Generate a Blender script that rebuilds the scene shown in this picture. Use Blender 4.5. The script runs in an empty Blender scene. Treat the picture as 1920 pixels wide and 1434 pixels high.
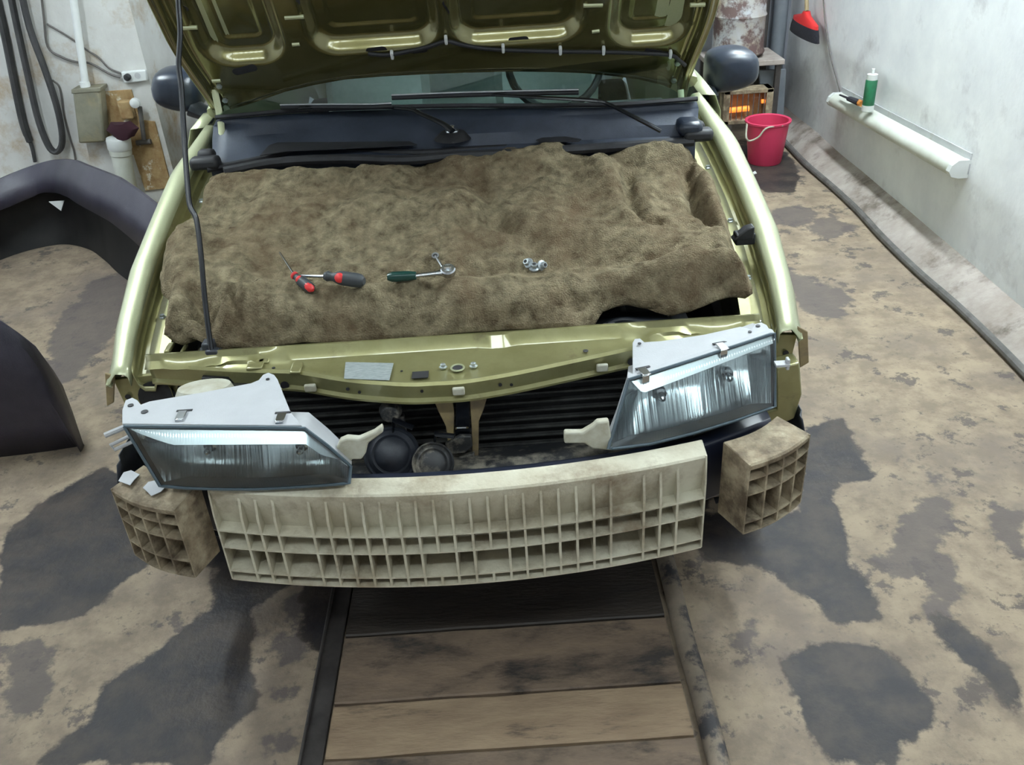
import bpy, bmesh, math, random
import numpy as np
from mathutils import Vector, Matrix, noise
from mathutils.bvhtree import BVHTree
random.seed(7)
D = bpy.data
S = bpy.context.scene
COL = S.collection
# ------------------------------------------------------------------ camera
F = 1661.0; PITCH = math.radians(31.3); ROLL = math.radians(3.8)
CAM = np.array([0.0, 0.0, 1.66])
fw = np.array([0, math.cos(PITCH), -math.sin(PITCH)])
up0 = np.array([0, math.sin(PITCH), math.cos(PITCH)])
rt0 = np.array([1.0, 0, 0])
cr = rt0*math.cos(ROLL) - up0*math.sin(ROLL)
cu = rt0*math.sin(ROLL) + up0*math.cos(ROLL)
cd = D.cameras.new('camera'); co = D.objects.new('camera', cd); COL.objects.link(co)
cd.sensor_width = 36; cd.lens = F/1920*36; cd.clip_start = .02
co.matrix_world = Matrix(((cr[0], cu[0], -fw[0], CAM[0]), (cr[1], cu[1], -fw[1], CAM[1]), (cr[2], cu[2], -fw[2], CAM[2]), (0, 0, 0, 1)))
S.camera = co
# ------------------------------------------------------------------ world, exposure
w = D.worlds.new('world'); S.world = w; w.use_nodes = True
w.node_tree.nodes['Background'].inputs[0].default_value = (.6, .7, .8, 1)
w.node_tree.nodes['Background'].inputs[1].default_value = .25
S.view_settings.view_transform = 'Standard'; S.view_settings.look = 'None'
S.view_settings.gamma = 1; S.view_settings.use_curve_mapping = False
S.view_settings.exposure = 0.0
TUBE_POWER = 185.0
PANEL_POWER = 18.0
# ------------------------------------------------------------------ measuring the photograph into the room
def ray(px, py): return fw + cr*(px-960)/F - cu*(py-717)/F
def at(px, py, X=None, Y=None, Z=None):
    d = ray(px, py)
    t = (X-CAM[0])/d[0] if X is not None else (Y-CAM[1])/d[1] if Y is not None else (Z-CAM[2])/d[2]
    return Vector(CAM + d*t)
def pl(px, py, p0, n):
    d = ray(px, py); p0 = np.array(p0, float); n = np.array(n, float)
    return Vector(CAM + d*(((p0-CAM)@n)/(d@n)))
# ------------------------------------------------------------------ materials
def lin(h):
    return tuple(h)+(1,)
def mat(name, c1, c2=None, c3=None, rough=.6, metal=0, scale=6, bump=0, bscale=60, detail=6, coat=0, lo=.35, hi=.65, rvar=0, stretch=None, spec=.5, c3pos=(.55, .7), c3scale=2.5):
    m = D.materials.new(name); m.use_nodes = True
    nt = m.node_tree; b = nt.nodes['Principled BSDF']; L = nt.links.new
    b.inputs['Roughness'].default_value = rough; b.inputs['Metallic'].default_value = metal
    b.inputs['Coat Weight'].default_value = coat; b.inputs['Coat Roughness'].default_value = .08
    b.inputs['Specular IOR Level'].default_value = spec
    tc = nt.nodes.new('ShaderNodeTexCoord'); src = tc.outputs['Object']
    if stretch:
        mp = nt.nodes.new('ShaderNodeMapping'); mp.inputs['Scale'].default_value = stretch; L(src, mp.inputs[0]); src = mp.outputs[0]
    if c2 is None:
        b.inputs['Base Color'].default_value = lin(c1)
    else:
        n = nt.nodes.new('ShaderNodeTexNoise'); n.inputs['Scale'].default_value = scale; n.inputs['Detail'].default_value = detail; n.inputs['Roughness'].default_value = .65
        L(src, n.inputs['Vector'])
        r = nt.nodes.new('ShaderNodeValToRGB'); r.color_ramp.elements[0].position = lo; r.color_ramp.elements[1].position = hi
        r.color_ramp.elements[0].color = lin(c1); r.color_ramp.elements[1].color = lin(c2)
        L(n.outputs[0], r.inputs[0]); out = r.outputs[0]
        if c3 is not None:
            n3 = nt.nodes.new('ShaderNodeTexNoise'); n3.inputs['Scale'].default_value = c3scale; n3.inputs['Detail'].default_value = 8; n3.inputs['Roughness'].default_value = .7
            L(src, n3.inputs['Vector'])
            r3 = nt.nodes.new('ShaderNodeValToRGB'); r3.color_ramp.elements[0].position = c3pos[0]; r3.color_ramp.elements[1].position = c3pos[1]
            L(n3.outputs[0], r3.inputs[0])
            mx = nt.nodes.new('ShaderNodeMix'); mx.data_type = 'RGBA'
            L(r3.outputs[0], mx.inputs[0]); L(out, mx.inputs[6]); mx.inputs[7].default_value = lin(c3); out = mx.outputs[2]
        L(out, b.inputs['Base Color'])
        if rvar:
            mr = nt.nodes.new('ShaderNodeMapRange'); mr.inputs[1].default_value = .3; mr.inputs[2].default_value = .7
            mr.inputs[3].default_value = rough-rvar; mr.inputs[4].default_value = rough+rvar; L(n.outputs[0], mr.inputs[0]); L(mr.outputs[0], b.inputs['Roughness'])
    if bump:
        nb = nt.nodes.new('ShaderNodeTexNoise'); nb.inputs['Scale'].default_value = bscale; nb.inputs['Detail'].default_value = 4
        L(src, nb.inputs['Vector'])
        bp = nt.nodes.new('ShaderNodeBump'); bp.inputs['Strength'].default_value = bump; bp.inputs['Distance'].default_value = .01
        L(nb.outputs[0], bp.inputs['Height']); L(bp.outputs[0], b.inputs['Normal'])
    return m
M = {}
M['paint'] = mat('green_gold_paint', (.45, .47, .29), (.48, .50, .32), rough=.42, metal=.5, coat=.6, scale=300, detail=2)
M['paint_dusty'] = mat('green_gold_inner_paint', (.26, .245, .105), (.32, .305, .145), c3=(.15, .115, .06), rough=.36, metal=.55, coat=1.0, scale=14, c3pos=(.58, .75), c3scale=8)  # dusty body paint, with shade on the inner rails darkened into the base
M['paint_hood'] = mat('green_gold_hood_inner_paint', (.15, .135, .045), (.18, .16, .06), rough=.24, metal=.75, coat=1, scale=20)  # body paint darkened: shade under the raised hood is in the base colour
M['black_plastic'] = mat('black_plastic', (.012, .015, .022), (.03, .034, .045), rough=.45, scale=12, bump=.1, bscale=400)
M['cowl_plastic'] = mat('cowl_plastic', (.022, .029, .046), (.04, .05, .074), rough=.5, scale=8, bump=.15, bscale=500)
M['mirror_plastic'] = mat('mirror_plastic', (.010, .015, .026), (.016, .023, .038), rough=.30, scale=30, bump=.08, bscale=600)
M['rubber'] = mat('black_rubber', (.008, .008, .01), (.02, .02, .024), rough=.6, scale=20)
M['black_metal'] = mat('black_enamelled_metal', (.006, .007, .01), rough=.25)
M['dirty_black'] = mat('mud_splashed_black_metal', (.014, .016, .020), (.035, .035, .036), c3=(.26, .235, .19), rough=.6, scale=9, c3pos=(.48, .62), c3scale=14)
M['condenser'] = mat('condenser_aluminium', (.045, .045, .045), (.10, .10, .095), rough=.5, metal=.5, scale=18)
M['fins'] = mat('condenser_fins', (.006, .007, .009), (.016, .016, .018), rough=.7, scale=40)
M['absorber'] = mat('dusty_cream_foam_plastic', (.62, .59, .47), (.46, .41, .30), c3=(.20, .14, .085), rough=.75, scale=7, bump=.2, bscale=120, c3pos=(.5, .72), c3scale=5)
M['absorber_dirty'] = mat('muddy_cream_foam_plastic', (.46, .39, .27), (.24, .18, .115), c3=(.11, .08, .05), rough=.8, scale=16, bump=.25, bscale=120, c3pos=(.42, .62), c3scale=11)
M['beam'] = mat('dark_blue_steel', (.006, .008, .02), (.012, .016, .03), rough=.35, scale=9)
M['grey_plastic'] = mat('pale_grey_plastic', (.42, .43, .45), (.50, .51, .53), c3=(.34, .31, .27), rough=.55, scale=5, bump=.1, bscale=300, c3pos=(.58, .8), c3scale=9)
M['cream_plastic'] = mat('cream_bracket_plastic', (.50, .50, .42), (.38, .35, .26), rough=.6, scale=25)
M['chrome'] = mat('chromed_reflector', (.86, .90, .92), (.80, .85, .88), rough=.26, metal=1, bump=.35, bscale=110, stretch=(1, .02, .02))
M['bezel_chrome'] = mat('satin_bezel', (.88, .91, .93), rough=.34, metal=1)
M['seal'] = mat('dark_teal_seal', (.07, .10, .12), rough=.4)
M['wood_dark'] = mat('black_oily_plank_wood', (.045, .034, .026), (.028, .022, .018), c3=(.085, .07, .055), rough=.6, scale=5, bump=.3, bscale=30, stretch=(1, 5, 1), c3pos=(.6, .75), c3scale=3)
M['steel'] = mat('bright_steel', (.62, .64, .66), (.5, .52, .54), rough=.22, metal=1, scale=40)
M['zinc'] = mat('zinc_plated_steel', (.52, .56, .58), (.36, .4, .42), rough=.4, metal=.8, scale=90)
M['felt'] = mat('shaggy_wool_felt', (.075, .058, .034), (.40, .335, .215), c3=(.155, .105, .062), rough=.97, scale=30, detail=14, bump=1.0, bscale=260, spec=.1, lo=.3, hi=.7, c3pos=(.45, .75), c3scale=5)
M['tan_metal'] = mat('ochre_primer_metal', (.33, .25, .12), (.20, .15, .09), rough=.6, scale=22)
M['red'] = mat('red_handle_plastic', (.62, .03, .03), rough=.4)
M['grey_handle'] = mat('dark_grey_handle', (.035, .04, .045), rough=.5)
M['green_handle'] = mat('dark_green_handle', (.006, .045, .035), rough=.3)
M['liner'] = mat('dark_purple_grey_plastic', (.022, .020, .034), (.045, .04, .058), rough=.42, scale=6, bump=.15, bscale=300)
M['liner_in'] = mat('black_unpainted_inner_plastic', (.006, .006, .007), (.014, .013, .013), rough=.7, scale=9)
M['white_wall'] = mat('whitewashed_plaster', (.86, .87, .89), (.74, .75, .79), c3=(.46, .44, .47), rough=.85, scale=3, bump=.25, bscale=25, c3pos=(.55, .85), c3scale=4)
M['left_wall'] = mat('stained_whitewashed_plaster', (.62, .62, .60), (.54, .53, .51), c3=(.36, .25, .13), rough=.85, scale=4, bump=.4, bscale=22, c3pos=(.52, .70), c3scale=3.2)
M['grey_wall'] = mat('grey_painted_wall', (.24, .25, .29), (.30, .31, .35), rough=.7, scale=3)
M['curb'] = mat('dirty_concrete_skirting', (.44, .39, .36), (.30, .25, .22), c3=(.15, .12, .10), rough=.85, scale=6, bump=.3, bscale=40, c3pos=(.52, .66), c3scale=4)
M['wood'] = mat('oil_stained_plank_wood', (.22, .155, .105), (.12, .085, .06), c3=(.035, .028, .024), rough=.75, scale=5, bump=.3, bscale=30, stretch=(1, 2.5, 1), c3pos=(.5, .64), c3scale=4)
M['wood_pale'] = mat('dusty_pale_plank_wood', (.34, .245, .155), (.24, .165, .105), c3=(.06, .045, .035), rough=.8, scale=6, bump=.3, bscale=30, stretch=(1, 4, 1), c3pos=(.58, .7), c3scale=3)
M['rail_dark'] = mat('dark_steel_rail', (.075, .065, .06), (.035, .03, .028), rough=.55, scale=12, metal=.2)
M['rail_tan'] = mat('muddy_pipe_rail', (.24, .19, .14), (.15, .12, .09), c3=(.035, .032, .034), rough=.7, scale=12, c3pos=(.52, .6), c3scale=9)
M['rust'] = mat('flaking_rusty_panel', (.42, .30, .15), (.26, .15, .06), c3=(.60, .56, .46), rough=.8, scale=14, bump=.4, bscale=40, c3pos=(.56, .62), c3scale=9)
M['barrel'] = mat('flaking_white_barrel_paint', (.46, .48, .52), (.36, .29, .20), c3=(.12, .075, .07), rough=.7, scale=5, c3pos=(.47, .56), c3scale=7)
M['pink'] = mat('pink_bucket_plastic', (.62, .045, .12), (.55, .04, .10), rough=.4, scale=3)
M['white_plastic'] = mat('white_plastic', (.72, .74, .74), (.66, .68, .67), rough=.4, scale=8)
M['old_white'] = mat('yellowed_white_plastic', (.66, .68, .62), (.55, .56, .50), rough=.5, scale=8)
M['olive_box'] = mat('tan_grey_metal', (.23, .22, .165), (.16, .15, .11), c3=(.33, .27, .13), rough=.6, scale=9, c3pos=(.5, .75))
M['maroon'] = mat('maroon_rag', (.035, .008, .016), rough=.95)
M['dark_hose'] = mat('black_hose_rubber', (.02, .02, .022), (.045, .043, .045), rough=.6, scale=10)
M['bristle'] = mat('black_bristles', (.012, .012, .02), rough=.9, bump=.8, bscale=200)
M['green_can'] = mat('green_printed_can', (.01, .16, .07), (.02, .10, .05), rough=.35, scale=60, stretch=(1, 1, .6))
M['seat'] = mat('pale_grey_seat_cloth', (.45, .52, .51), (.52, .58, .57), rough=.9, scale=30)
M['dash'] = mat('dark_dashboard', (.015, .018, .02), rough=.7)
M['tyre'] = mat('tyre_rubber', (.015, .015, .016), (.04, .036, .03), rough=.85, scale=14)
M['label'] = mat('silver_data_label', (.42, .46, .46), (.27, .31, .31), rough=.4, metal=.3, scale=120, stretch=(.5, 2, 2))
M['orange_clip'] = mat('orange_clip', (.65, .25, .05), rough=.5)
M['hose_grey'] = mat('grey_hose', (.14, .13, .125), (.07, .065, .06), rough=.7, scale=14)
M['panel_grey'] = mat('galvanised_panel', (.16, .18, .21), (.22, .24, .27), rough=.5, scale=5, metal=.2)
M['wire'] = mat('grey_wire', (.10, .09, .085), rough=.6)
M['ceiling'] = mat('painted_ceiling', (.62, .63, .64), (.55, .56, .57), rough=.9, scale=2)
def emit(name, col, s):
    m = D.materials.new(name); m.use_nodes = True; nt = m.node_tree; b = nt.nodes['Principled BSDF']
    b.inputs['Base Color'].default_value = lin(col); b.inputs['Emission Color'].default_value = lin(col); b.inputs['Emission Strength'].default_value = s
    return m
M['tube'] = emit('lit_fluorescent_tube', (.86, .97, 1.0), TUBE_POWER)
M['panel_light'] = emit('lit_lamp_diffuser', (.86, .97, 1.0), PANEL_POWER)
M['glow'] = emit('glowing_heater_coil', (1.0, .22, .03), 1.6)
def glass(name, tint, wav=0):
    m = D.materials.new(name); m.use_nodes = True; nt = m.node_tree; L = nt.links.new
    for n in list(nt.nodes): nt.nodes.remove(n)
    o = nt.nodes.new('ShaderNodeOutputMaterial'); mx = nt.nodes.new('ShaderNodeMixShader')
    t = nt.nodes.new('ShaderNodeBsdfTransparent'); t.inputs[0].default_value = lin(tint)
    g = nt.nodes.new('ShaderNodeBsdfGlossy'); g.inputs['Roughness'].default_value = .05; g.inputs[0].default_value = (1, 1, 1, 1)
    f = nt.nodes.new('ShaderNodeFresnel'); f.inputs[0].default_value = 1.75
    if wav:
        tc = nt.nodes.new('ShaderNodeTexCoord'); wv = nt.nodes.new('ShaderNodeTexWave'); wv.bands_direction = 'X'
        wv.inputs['Scale'].default_value = wav; L(tc.outputs['Object'], wv.inputs['Vector'])
        bp = nt.nodes.new('ShaderNodeBump'); bp.inputs['Strength'].default_value = .25; bp.inputs['Distance'].default_value = .002
        L(wv.outputs[1], bp.inputs['Height']); L(bp.outputs[0], g.inputs['Normal'])
        g.inputs['Roughness'].default_value = .12
    L(f.outputs[0], mx.inputs[0]); L(t.outputs[0], mx.inputs[1]); L(g.outputs[0], mx.inputs[2]); L(mx.outputs[0], o.inputs[0])
    return m
M['lens'] = glass('clear_ribbed_lens', (.80, .86, .86), 55)
M['windscreen'] = glass('green_tinted_windscreen', (.74, .93, .90))
M['window_glass'] = glass('dark_tinted_glass', (.80, .86, .85))
# ------------------------------------------------------------------ mesh building
class MB:
    def __init__(s): s.v = []; s.f = []
    def add(s, vs, fs):
        o = len(s.v); s.v += [Vector(v) for v in vs]; s.f += [tuple(i+o for i in f) for f in fs]; return s
    def box(s, c, d, R=None):
        hx, hy, hz = d[0]/2, d[1]/2, d[2]/2
        vs = [Vector((x*hx, y*hy, z*hz)) for x in (-1, 1) for y in (-1, 1) for z in (-1, 1)]
        if R is not None: vs = [R @ v for v in vs]
        c = Vector(c)
        return s.add([v+c for v in vs], [(0, 1, 3, 2), (4, 6, 7, 5), (0, 4, 5, 1), (2, 3, 7, 6), (0, 2, 6, 4), (1, 5, 7, 3)])
    def grid(s, rows, closed=False):
        n = len(rows[0]); vs = [p for r in rows for p in r]; fs = []
        for i in range(len(rows)-1):
            for j in range(n if closed else n-1):
                k = (j+1) % n; fs.append((i*n+j, i*n+k, (i+1)*n+k, (i+1)*n+j))
        return s.add(vs, fs)
    def tube(s, pts, r, n=10, cap=True, flat=None):
        pts = [Vector(p) for p in pts]; m = len(pts); rr = r if isinstance(r, (list, tuple)) else [r]*m
        up = Vector((0, 0, 1)); rows = []; prev = None
        for i, p in enumerate(pts):
            t = (pts[min(i+1, m-1)]-pts[max(i-1, 0)]).normalized()
            if prev is None:
                a = t.cross(up)
                if a.length < .05: a = t.cross(Vector((0, 1, 0)))
            else: a = prev - t*prev.dot(t)
            a.normalize(); prev = a; b = t.cross(a)
            fl = flat if flat else 1
            rows.append([p + (a*math.cos(q)+b*math.sin(q)*fl)*rr[i] for q in [2*math.pi*k/n for k in range(n)]])
        o = len(s.v); s.grid(rows, True)
        if cap:
            s.f.append(tuple(o+k for k in range(n))[::-1]); s.f.append(tuple(o+(m-1)*n+k for k in range(n)))
        return s
    def prism(s, poly, vec):
        vec = Vector(vec); n = len(poly); vs = [Vector(p) for p in poly]; vs += [p+vec for p in vs]
        fs = [tuple(range(n)), tuple(range(2*n-1, n-1, -1))]+[(i, i+n, (i+1) % n+n, (i+1) % n) for i in range(n)]
        return s.add(vs, fs)
    def lathe(s, c, prof, n=24, R=None, cap=True):
        c = Vector(c); rows = []
        for r, z in prof:
            row = []
            for k in range(n):
                q = 2*math.pi*k/n; v = Vector((r*math.cos(q), r*math.sin(q), z))
                if R is not None: v = R @ v
                row.append(v+c)
            rows.append(row)
        o = len(s.v); s.grid(rows, True)
        if cap:
            s.f.append(tuple(o+k for k in range(n))[::-1]); s.f.append(tuple(o+(len(prof)-1)*n+k for k in range(n)))
        return s
WL = {}
def link(o, parent, loc):
    COL.objects.link(o)
    if parent is not None:
        o.parent = parent; o.location = Vector(loc)-WL[parent.name]
    else: o.location = loc
    WL[o.name] = Vector(loc)
def build(name, mb, m, parent=None, loc=None, smooth=35, mods=None, label=None):
    if loc is None: loc = WL[parent.name] if parent is not None else Vector((0, 0, 0))
    loc = Vector(loc)
    me = D.meshes.new(name); me.from_pydata([v-loc for v in mb.v], [], mb.f)
    bm = bmesh.new(); bm.from_mesh(me); bmesh.ops.recalc_face_normals(bm, faces=bm.faces); bm.to_mesh(me); bm.free()
    me.materials.append(M[m] if isinstance(m, str) else m)
    if smooth:
        me.shade_smooth(); me.set_sharp_from_angle(angle=math.radians(smooth))
    o = D.objects.new(name, me); link(o, parent, loc)
    for k in (mods or []):
        if k[0] == 'bevel':
            x = o.modifiers.new('bevel', 'BEVEL'); x.width = k[1]; x.segments = 2; x.limit_method = 'ANGLE'
        if k[0] == 'solid':
            x = o.modifiers.new('solid', 'SOLIDIFY'); x.thickness = k[1]; x.offset = k[2] if len(k) > 2 else -1
        if k[0] == 'subsurf':
            x = o.modifiers.new('subsurf', 'SUBSURF'); x.levels = k[1]; x.render_levels = k[1]
    if label: o['label'] = label
    return o
def thing(name, label, cat, loc, group=None):
    o = D.objects.new(name, None); o.empty_display_size = .05; link(o, None, Vector(loc))
    o['label'] = label; o['category'] = cat
    if group: o['group'] = group
    return o
def tag(o, label, cat, group=None, kind=None):
    o['label'] = label; o['category'] = cat
    if group: o['group'] = group
    if kind: o['kind'] = kind
    return o
def struct(name, mb, m, **k):
    o = build(name, mb, m, **k); o['kind'] = 'structure'; return o
def lerp(a, b, t): return a+(b-a)*t
def interp(xs, ys, x):
    return float(np.interp(x, xs, ys))
def resample(pts, n):
    pts = [Vector(p) for p in pts]; d = [0]
    for a, b in zip(pts, pts[1:]): d.append(d[-1]+(b-a).length)
    out = []
    for k in range(n):
        t = d[-1]*k/(n-1); out.append(Vector((np.interp(t, d, [p[0] for p in pts]), np.interp(t, d, [p[1] for p in pts]), np.interp(t, d, [p[2] for p in pts]))))
    return out
def smooth_line(pts, n=24):
    P = [Vector(p) for p in pts]; P = [P[0]*2-P[1]]+P+[P[-1]*2-P[-2]]; out = []
    m = len(P)-3
    for k in range(n):
        u = k/(n-1)*m; i = min(int(u), m-1); t = u-i; a, b, c, d = P[i:i+4]
        out.append(.5*((2*b)+(c-a)*t+(2*a-5*b+4*c-d)*t*t+(3*b-a-3*c+d)*t**3))
    return out
def sstep(a, b, x):
    t = min(1, max(0, (x-a)/(b-a))); return t*t*(3-2*t)
def rot(ax, deg): return Matrix.Rotation(math.radians(deg), 3, ax)
def align(d):  # rotation taking +Z to direction d
    return Vector((0, 0, 1)).rotation_difference(Vector(d).normalized()).to_matrix()
def bez_disc(mb, c, r, n, th=.003, seg=20):
    mb.lathe(Vector(c), [(r, 0), (r, th)], seg, align(n)); return mb
# ================================================================== THE ROOM
XR, YB, ZC = 1.90, 5.90, 2.85
# ---- floor: a fine grid whose colour attribute records where the oil and water stains lie
def floor_px(poly): return [at(x, y, Z=0).to_2d() for x, y in poly]
wet = [ [(0,1012),(60,960),(130,905),(195,878),(330,900),(330,1000),(290,1050),(235,1092),(160,1150),(85,1168),(0,1185)],
 [(60,1434),(110,1400),(165,1345),(180,1292),(262,1238),(330,1190),(392,1140),(408,1060),(470,1080),(530,1100),(470,1150),(466,1215),(478,1290),(474,1330),(425,1372),(398,1434)],
 [(560,1050),(640,1050),(655,1150),(640,1215),(600,1230),(560,1190),(575,1130)],
 [(1500,800),(1580,785),(1600,830),(1655,905),(1570,903),(1562,935),(1592,1000),(1590,1050),(1640,1105),(1648,1160),(1570,1170),(1500,1110),(1420,1062),(1320,1046),(1300,960),(1400,960),(1500,960)],
 [(1470,1230),(1530,1205),(1640,1210),(1700,1262),(1745,1300),(1758,1365),(1700,1400),(1680,1434),(1560,1434),(1530,1380),(1500,1350)],
 [(1750,1150),(1790,1165),(1850,1215),(1905,1280),(1920,1330),(1900,1330),(1860,1280),(1790,1235),(1755,1190)],
 [(1370,270),(1478,285),(1500,330),(1490,360),(1440,360),(1370,330)],
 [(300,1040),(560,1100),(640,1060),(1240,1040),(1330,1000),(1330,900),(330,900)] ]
damp = [ [(0,1200),(70,1195),(112,1240),(95,1300),(60,1340),(0,1350)],
 [(1640,1040),(1690,990),(1720,930),(1765,940),(1790,985),(1760,1020),(1720,1090),(1690,1110)],
 [(1735,1040),(1800,1060),(1790,1130),(1760,1170),(1735,1130)],
 [(1460,500),(1530,520),(1600,560),(1580,590),(1520,600),(1480,560)],
 [(1500,430),(1560,400),(1610,430),(1560,450)],[(1440,395),(1500,380),(1540,400),(1500,425),(1450,420)],
 [(1850,930),(1920,960),(1920,1050),(1880,1020)],[(1700,860),(1790,900),(1770,915),(1710,880)],
 [(1370,1170),(1415,1160),(1440,1190),(1400,1240),(1370,1210)],
 [(525,1120),(570,1110),(578,1150),(540,1160)],[(500,1190),(560,1185),(590,1220),(540,1240),(505,1220)],
 [(495,1385),(540,1375),(560,1395),(520,1410)],[(525,1300),(560,1285),(575,1310),(540,1325)],
 [(100,620),(180,520),(230,510),(300,470),(280,560),(150,700),(60,760)] ]
wet = [floor_px(p) for p in wet]; damp = [floor_px(p) for p in damp]
def sdist(poly, X, Y):  # signed distance, positive inside, vectorised
    n = len(poly); dm = np.full(X.shape, 1e9); ins = np.zeros(X.shape, bool)
    for i in range(n):
        ax, ay = poly[i]; bx, by = poly[(i+1) % n]; dx, dy = bx-ax, by-ay
        t = np.clip(((X-ax)*dx+(Y-ay)*dy)/(dx*dx+dy*dy+1e-12), 0, 1)
        dm = np.minimum(dm, np.hypot(X-ax-t*dx, Y-ay-t*dy))
        ins ^= ((ay > Y) != (by > Y)) & (X < (bx-ax)*(Y-ay)/((by-ay) if abs(by-ay) > 1e-9 else 1e-9)+ax)
    return np.where(ins, dm, -dm)
def build_floor():
    xs = np.concatenate([np.linspace(-3.2, -2.61, 10), np.arange(-2.6, XR-.10, .03), [XR-.10]]); ys = np.concatenate([np.linspace(-2.6, .77, 20), np.arange(.8, YB, .03), [YB]])
    X, Y = np.meshgrid(xs, ys); a = np.full(X.shape, -1.); b = a.copy()
    for p in wet: a = np.maximum(a, sdist(p, X, Y))
    for p in damp: b = np.maximum(b, sdist(p, X, Y))
    a = np.clip(.5+a/.12, 0, 1); b = np.clip(.5+b/.12, 0, 1)
    me = D.meshes.new('floor'); nx, ny = len(xs), len(ys)
    vs = [(float(x), float(y), 0) for x, y in zip(X.ravel(), Y.ravel())]
    fs = [(j*nx+i, j*nx+i+1, (j+1)*nx+i+1, (j+1)*nx+i) for j in range(ny-1) for i in range(nx-1)]
    me.from_pydata(vs, [], fs)
    at_ = me.color_attributes.new('stain', 'FLOAT_COLOR', 'POINT')
    buf = np.zeros((nx*ny, 4), np.float32); buf[:, 0] = a.ravel(); buf[:, 1] = b.ravel(); buf[:, 3] = 1
    at_.data.foreach_set('color', buf.ravel())
    m = D.materials.new('stained_concrete_floor'); m.use_nodes = True; nt = m.node_tree; L = nt.links.new; bs = nt.nodes['Principled BSDF']
    tc = nt.nodes.new('ShaderNodeTexCoord')
    def nz(sc, det=8, ro=.65):
        n = nt.nodes.new('ShaderNodeTexNoise'); n.inputs['Scale'].default_value = sc; n.inputs['Detail'].default_value = det; n.inputs['Roughness'].default_value = ro; L(tc.outputs['Object'], n.inputs['Vector']); return n.outputs[0]
    def math_(op, a_, b_):
        n = nt.nodes.new('ShaderNodeMath'); n.operation = op
        for k, q in enumerate((a_, b_)):
            if isinstance(q, (int, float)): n.inputs[k].default_value = q
            else: L(q, n.inputs[k])
        return n.outputs[0]
    def ramp(src, p0, p1):
        n = nt.nodes.new('ShaderNodeMapRange'); n.interpolation_type = 'SMOOTHSTEP'; n.inputs[1].default_value = p0; n.inputs[2].default_value = p1; L(src, n.inputs[0]); return n.outputs[0]
    def mixc(f, a_, b_):
        n = nt.nodes.new('ShaderNodeMix'); n.data_type = 'RGBA'; L(f, n.inputs[0])
        for k, q in ((6, a_), (7, b_)):
            if isinstance(q, tuple): n.inputs[k].default_value = lin(q)
            else: L(q, n.inputs[k])
        return n.outputs[2]
    at2 = nt.nodes.new('ShaderNodeAttribute'); at2.attribute_name = 'stain'
    sp = nt.nodes.new('ShaderNodeSeparateColor'); L(at2.outputs['Color'], sp.inputs[0])
    big, mid, fine = nz(2.2), nz(9), nz(40)
    base = mixc(ramp(mid, .35, .65), (.335, .262, .185), (.205, .158, .115))
    base = mixc(ramp(big, .45, .7), base, (.19, .15, .12))
    base = mixc(ramp(fine, .56, .7), base, (.17, .135, .105))
    # scattered drips and spots
    base = mixc(math_('MULTIPLY', ramp(nz(7.5, 10, .72), .55, .61), .8), base, (.085, .07, .065))
    wn = math_('ADD', sp.outputs[0], math_('MULTIPLY', math_('SUBTRACT', mid, .5), .9))
    fa = ramp(wn, .42, .56)
    dn = math_('ADD', sp.outputs[1], math_('MULTIPLY', math_('SUBTRACT', mid, .5), 1.8))
    fb = ramp(dn, .40, .62)
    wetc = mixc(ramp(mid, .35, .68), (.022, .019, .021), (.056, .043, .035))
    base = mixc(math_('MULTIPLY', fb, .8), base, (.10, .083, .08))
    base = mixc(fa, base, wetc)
    L(base, bs.inputs['Base Color'])
    rr = nt.nodes.new('ShaderNodeMapRange'); rr.inputs[3].default_value = .72; rr.inputs[4].default_value = .55; bs.inputs['Specular IOR Level'].default_value = .32; L(fa, rr.inputs[0]); L(rr.outputs[0], bs.inputs['Roughness'])
    bp = nt.nodes.new('ShaderNodeBump'); bp.inputs['Strength'].default_value = .5; bp.inputs['Distance'].default_value = .012; L(math_('ADD', mid, math_('MULTIPLY', fine, .35)), bp.inputs['Height']); L(bp.outputs[0], bs.inputs['Normal'])
    me.materials.append(m); o = D.objects.new('floor', me); COL.objects.link(o); o['kind'] = 'structure'
build_floor()
struct('wall_right', MB().box((XR+.06, (YB-2.6)/2, ZC/2), (.12, YB+2.6, ZC)), 'white_wall', smooth=0)
struct('wall_back', MB().box(((XR-3.2)/2, YB+.06, ZC/2), (XR+3.2, .12, ZC)), 'grey_wall', smooth=0)
struct('wall_left', MB().box((-3.26, (YB-2.6)/2, ZC/2), (.12, YB+2.6, ZC)), 'white_wall', smooth=0)
struct('wall_front', MB().box(((XR-3.2)/2, -2.66, ZC/2), (XR+3.2, .12, ZC)), 'white_wall', smooth=0)
struct('ceiling', MB().box(((XR-3.2)/2, (YB-2.6)/2, ZC+.05), (XR+3.2, YB+2.6, .1)), 'ceiling', smooth=0)
struct('trim_pier', MB().box(((-3.2-1.845)/2, (5.0+YB)/2, ZC/2), (3.2-1.845, YB-5.0, ZC)), 'left_wall', smooth=0)
# sloping concrete skirting along the right wall
rows = []
for k in range(60):
    y = lerp(-2.6, YB, k/59); j = .012*noise.noise(Vector((y*2.2, 0, 0)))
    rows.append([Vector((XR-.13+j, y, 0)), Vector((XR-.115+j, y, .018)), Vector((XR-.03, y, .075+j)), Vector((XR+.0, y, .09+j)), Vector((XR, y, 0))])
struct('baseboard_right', MB().grid(rows), 'curb', smooth=60)
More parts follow.
